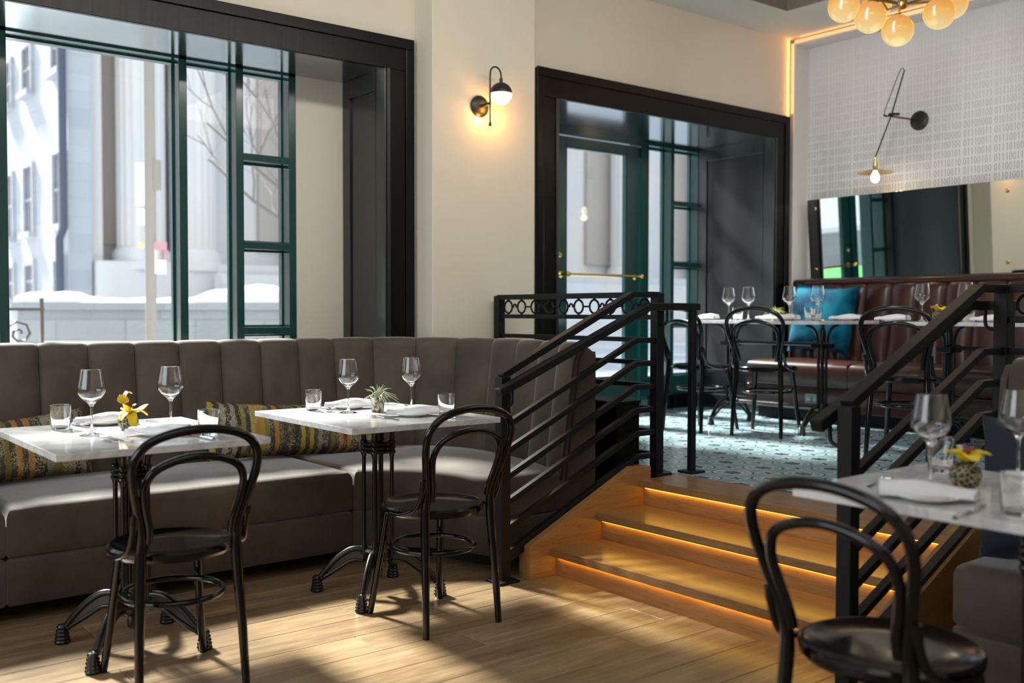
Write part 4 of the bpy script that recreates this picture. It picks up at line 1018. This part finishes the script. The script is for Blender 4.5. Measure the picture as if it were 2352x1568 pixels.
# middle table
put('g', 2.105, 3.778, TZ, 0, 'wine glass on the middle table, left of the air plant')
put('g', 2.405, 3.745, TZ, 0, 'wine glass on the middle table, right of the air plant')
put('t', 2.035, 3.965, TZ, 0, 'water tumbler at the left side of the middle table')
put('t', 2.385, 3.44, TZ, 0, 'water tumbler at the right side of the middle table')
ap = make_airplant('spiky air plant in a bark pot on the middle table'); ap.location = (2.225, 3.735, TZ)
plate_set(2.20, 3.945, TZ, 158, 'at the back of the middle table')
plate_set(2.255, 3.50, TZ, -28+180, 'at the front of the middle table')
put('f', 2.095, 3.485, TZ, 12, 'fork at the front of the middle table')
put('f', 2.44, 3.90, TZ, -165, 'fork at the back of the middle table')
put('k', 2.115, 3.95, TZ, 188, 'knife beside the tumbler on the middle table')
put('k', 2.325, 3.40, TZ, 5, 'knife at the front edge of the middle table')
# right foreground table
put('g', 2.345, 1.275, TZ, 0, 'big blurred wine glass left of the orchid on the foreground table')
put('g', 2.66, 1.205, TZ, 0, 'blurred wine glass at the right edge on the foreground table')
put('t', 2.60, 1.385, TZ, 0, 'blurred water tumbler behind the wine glass on the foreground table')
put('t', 2.175, .985, TZ, 0, 'blurred water tumbler at the right edge of the foreground table')
oo = make_orchid2('blurred yellow orchid with a red throat on the foreground table'); oo.location = (2.42, 1.225, TZ)
plate_set(2.185, 1.195, TZ, -62, 'at the front of the foreground table')
plate_set(2.60, 1.09, TZ, 110, 'at the back of the foreground table')
put('f', 2.32, 1.395, TZ, -75, 'blurred fork on the foreground table')
put('k', 2.12, 1.06, TZ, -80, 'blurred knife at the front edge of the foreground table')
# upper tables
for x, y, l in ((5.74, 4.68, 'leftmost wine glass on the table by the door'), (5.66, 4.44, 'second wine glass from the left on the table by the door'), (5.72, 4.14, 'third wine glass from the left on the table by the door'), (5.66, 3.875, 'wine glass in front of the blue cushion'),
                (5.74, 3.19, 'wine glass beside the orchid on the far right table'), (5.70, 2.90, 'wine glass on the far right table near the stair rail')): put('g', x, y, UZ, 0, l)
for x, y, l in ((5.62, 4.50, 'water tumbler on the table by the door, behind the chair bow'), (5.70, 3.96, 'water tumbler on the table in front of the blue cushion'), (5.86, 4.02, 'rear water tumbler on the table in front of the blue cushion'), (5.90, 3.155, 'water tumbler left of the far right orchid'), (5.86, 2.96, 'water tumbler right of the far right orchid')): put('t', x, y, UZ, 0, l)
ap2 = make_airplant('lime green air plant on the table by the door', 'bark', 'airplant2', .9); ap2.location = (5.84, 4.34, UZ-.0); ap2.scale = (1, 1, .9)
oo = make_orchid2('yellow orchid on the far right table behind the stair rail'); oo.location = (5.72, 3.07, UZ)
for x, y, rz, wh in ((5.64, 4.80, 80, 'at the left end of the table by the door'), (6.02, 4.52, 95, 'at the back of the table by the door'), (5.62, 4.10, 85, 'right of the air plant on the upper table'), (6.03, 3.90, 100, 'in front of the blue cushion'),
                     (5.66, 3.335, 85, 'left of the orchid on the far right table'), (5.70, 2.755, 80, 'right of the orchid on the far right table')): plate_set(x, y, UZ, rz, wh)
put('f', 5.60, 4.27, UZ, 90, 'fork on the table by the door'); put('k', 5.60, 3.86, UZ, 90, 'knife on the table in front of the blue cushion')

# =====================================================================  LAMPS
sn = thing('wall_sconce', 'black wall sconce with a lit half globe on the cream pillar', 'wall lamp', (3.583, 4.822, 2.433))
obj('wall_plate', MB().lathe([(0, 0), (.066, 0), (.064, -.010), (.050, -.020), (.012, -.026), (0, -.026)], 32, (0, 0, 0), 1), 'lampblack', sn, smooth=40)
obj('plate_screw', MB().lathe([(0, -.014), (.005, -.014), (.004, -.022), (0, -.023)], 10, (-.035, 0, .0), 1), 'blackrubber', sn)
AX, AY = -.006, -.115
obj('arm_joint', MB().tube([(0, -.02, 0), (AX, AY, 0)], .010, 10), 'lampblack', sn, smooth=60)
bow = [(AX, AY, -.115), (AX, AY, .0), (AX, AY, .165)]+[(AX+.041-.041*cos(a_*pi/8), AY, .175+.046*sin(a_*pi/8)) for a_ in range(1, 9)]+[(AX+.082, AY, .155)]
obj('curved_arm', MB().tube(bow, .0052, 10), 'lampblack', sn, smooth=60)
obj('end_cap', MB().lathe([(0, -.133), (.0095, -.133), (.0095, -.112), (0, -.112)], 12, (AX, AY, 0)), 'lampblack', sn, smooth=30)
gx, gz, gr = AX+.082, .068, .066
obj('socket', MB().lathe([(0, .158), (.0105, .158), (.0105, .132), (0, .132)], 12, (gx, AY, 0)), 'lampblack', sn, smooth=30)
obj('dome', MB().lathe([(0, gz+gr+.001)]+[((gr+.0012)*sin(k*pi/20), gz+(gr+.0012)*cos(k*pi/20)) for k in range(1, 11)]+[(gr-.003, gz)], 32, (gx, AY, 0)), 'lampblack', sn, smooth=60)
obj('glass_globe', MB().lathe([(gr*.97, gz+.002)]+[(gr*sin(pi/2+k*pi/20), gz+gr*cos(pi/2+k*pi/20)) for k in range(0, 11)], 32, (gx, AY, 0)), 'globe_lit', sn, smooth=60)
light('sconce_glow', 'POINT', (3.583+gx, 4.822+AY+.010, 2.433+gz-gr-.035), 2.7, (1, .41, .07), shadow_soft_size=.03)
light('sconce_glow', 'POINT', (3.583-.012, 4.822-.03, 2.433-.075), .8, (1, .45, .09), shadow_soft_size=.02)
# articulated wall lamp on the papered wall
wlp = thing('articulated_wall_lamp', 'black jointed wall lamp with a thin brass shade on the binary wallpaper', 'wall lamp', (XB, 3.985, 2.648))
obj('wall_plate', MB().lathe([(0, 0), (.072, 0), (.072, -.010), (.066, -.014), (0, -.014)], 32, (0, 0, 0), 0), 'lampblack', wlp, smooth=40)
J = Vector((-.22, .10, .035))
obj('lower_arm', MB().tube([(-.01, 0, 0), (-.16, .09, .02), J+Vector((0, .07, .005))], .006, 8), 'lampblack', wlp, smooth=60)
obj('joint', MB().lathe([(0, -.022), (.012, -.022), (.012, .022), (0, .022)], 12, tuple(J), 1).lathe([(0, -.01), (.018, -.008), (.018, .008), (0, .01)], 12, tuple(J+Vector((0, -.045, -.005))), 2), 'lampblack', wlp, smooth=30)
T_ = Vector((-.30, -.045, .325)); E_ = Vector((-.26, .205, -.275))
obj('long_arm', MB().tube([T_, J, E_], .0055, 8), 'lampblack', wlp, smooth=60)
obj('power_cord', MB().tube(spline([T_, T_+Vector((0, .03, .008)), Vector((-.28, .06, .20)), Vector((-.24, .145, .06)), Vector((-.23, .135, .02)), J+Vector((0, .06, .0))], 6), .003, 6), 'lampblack', wlp, smooth=60)
obj('lamp_holder', MB().lathe([(0, .0), (.009, 0), (.009, -.03), (.016, -.035), (.018, -.085), (.024, -.095), (.024, -.10), (0, -.10)], 16, tuple(E_)), 'brass', wlp, smooth=40)
obj('brass_shade', MB().lathe([(.015, -.090), (.05, -.096), (.135, -.116), (.136, -.118), (.05, -.100), (.015, -.096)], 40, tuple(E_)), 'brass', wlp, smooth=60)
obj('bulb', MB().lathe([(.012, -.10), (.014, -.11), (.028, -.135), (.032, -.155), (.026, -.178), (.012, -.189), (0, -.191)], 20, tuple(E_)), 'bulb', wlp, smooth=60)
light('bulb_glow', 'POINT', (XB+E_.x, 3.985+E_.y, 2.648+E_.z-.22), .8, (1, .75, .45), shadow_soft_size=.03)
# chandelier
HB = Vector((5.486, 3.196, 3.018))
cd = thing('globe_chandelier', 'brass branching chandelier with glowing opal glass globes', 'chandelier', tuple(HB))
obj('hub', MB().lathe([(0, -.03)]+[(.03*sin(k*pi/10), -.03*cos(k*pi/10)) for k in range(1, 10)]+[(0, .03)], 20), 'dull_brass', cd, smooth=60)
obj('stem', MB().tube([(0, 0, .02), (0, 0, CZ+.34-HB.z-.02)], .008, 10), 'dull_brass', cd, smooth=60)
obj('ceiling_canopy', MB().lathe([(0, -.03), (.06, -.025), (.07, 0), (0, 0)], 24, (0, 0, CZ+.338-HB.z)), 'dull_brass', cd, smooth=40)
GL = [(5.214, 3.412, 3.005), (5.335, 3.313, 2.941), (5.461, 3.21, 2.864), (5.654, 3.06, 2.965), (5.80, 3.06, 3.05), (5.22, 2.85, 3.06), (5.70, 3.50, 3.12)]
def gm(r=.092):
    return MB().lathe([(0, -r)]+[(r*sin(k*pi/16), -r*cos(k*pi/16)) for k in range(1, 16)]+[(0, r)], 32)
g0 = None
for i, g_ in enumerate(GL):
    v = Vector(g_)-HB; dirn = v.normalized()
    att = v+Vector((0, 0, .085)) if i != 2 else v+Vector((.01, 0, .08))
    mid = Vector((v.x*.55, v.y*.55, .03 if i != 2 else -.02))
    obj('arm', MB().tube([(0, 0, 0), tuple(mid), tuple(att)], .0065, 8), 'dull_brass', cd, smooth=30)
    if g0 is None: g0 = obj('globe', gm(), 'globe', cd, smooth=60); g0.location = v; gg = g0
    else: gg = bpy.data.objects.new('globe', g0.data); COL.objects.link(gg); gg.parent = cd; gg.location = v
    obj('cap', MB().lathe([(0, .100), (.016, .098), (.022, .088), (.022, .082), (0, .082)], 16, tuple(v)), 'dull_brass', cd, smooth=30)
light('chandelier_glow', 'POINT', (5.46, 3.2, 2.62), 6, (1, .72, .42), shadow_soft_size=.2)
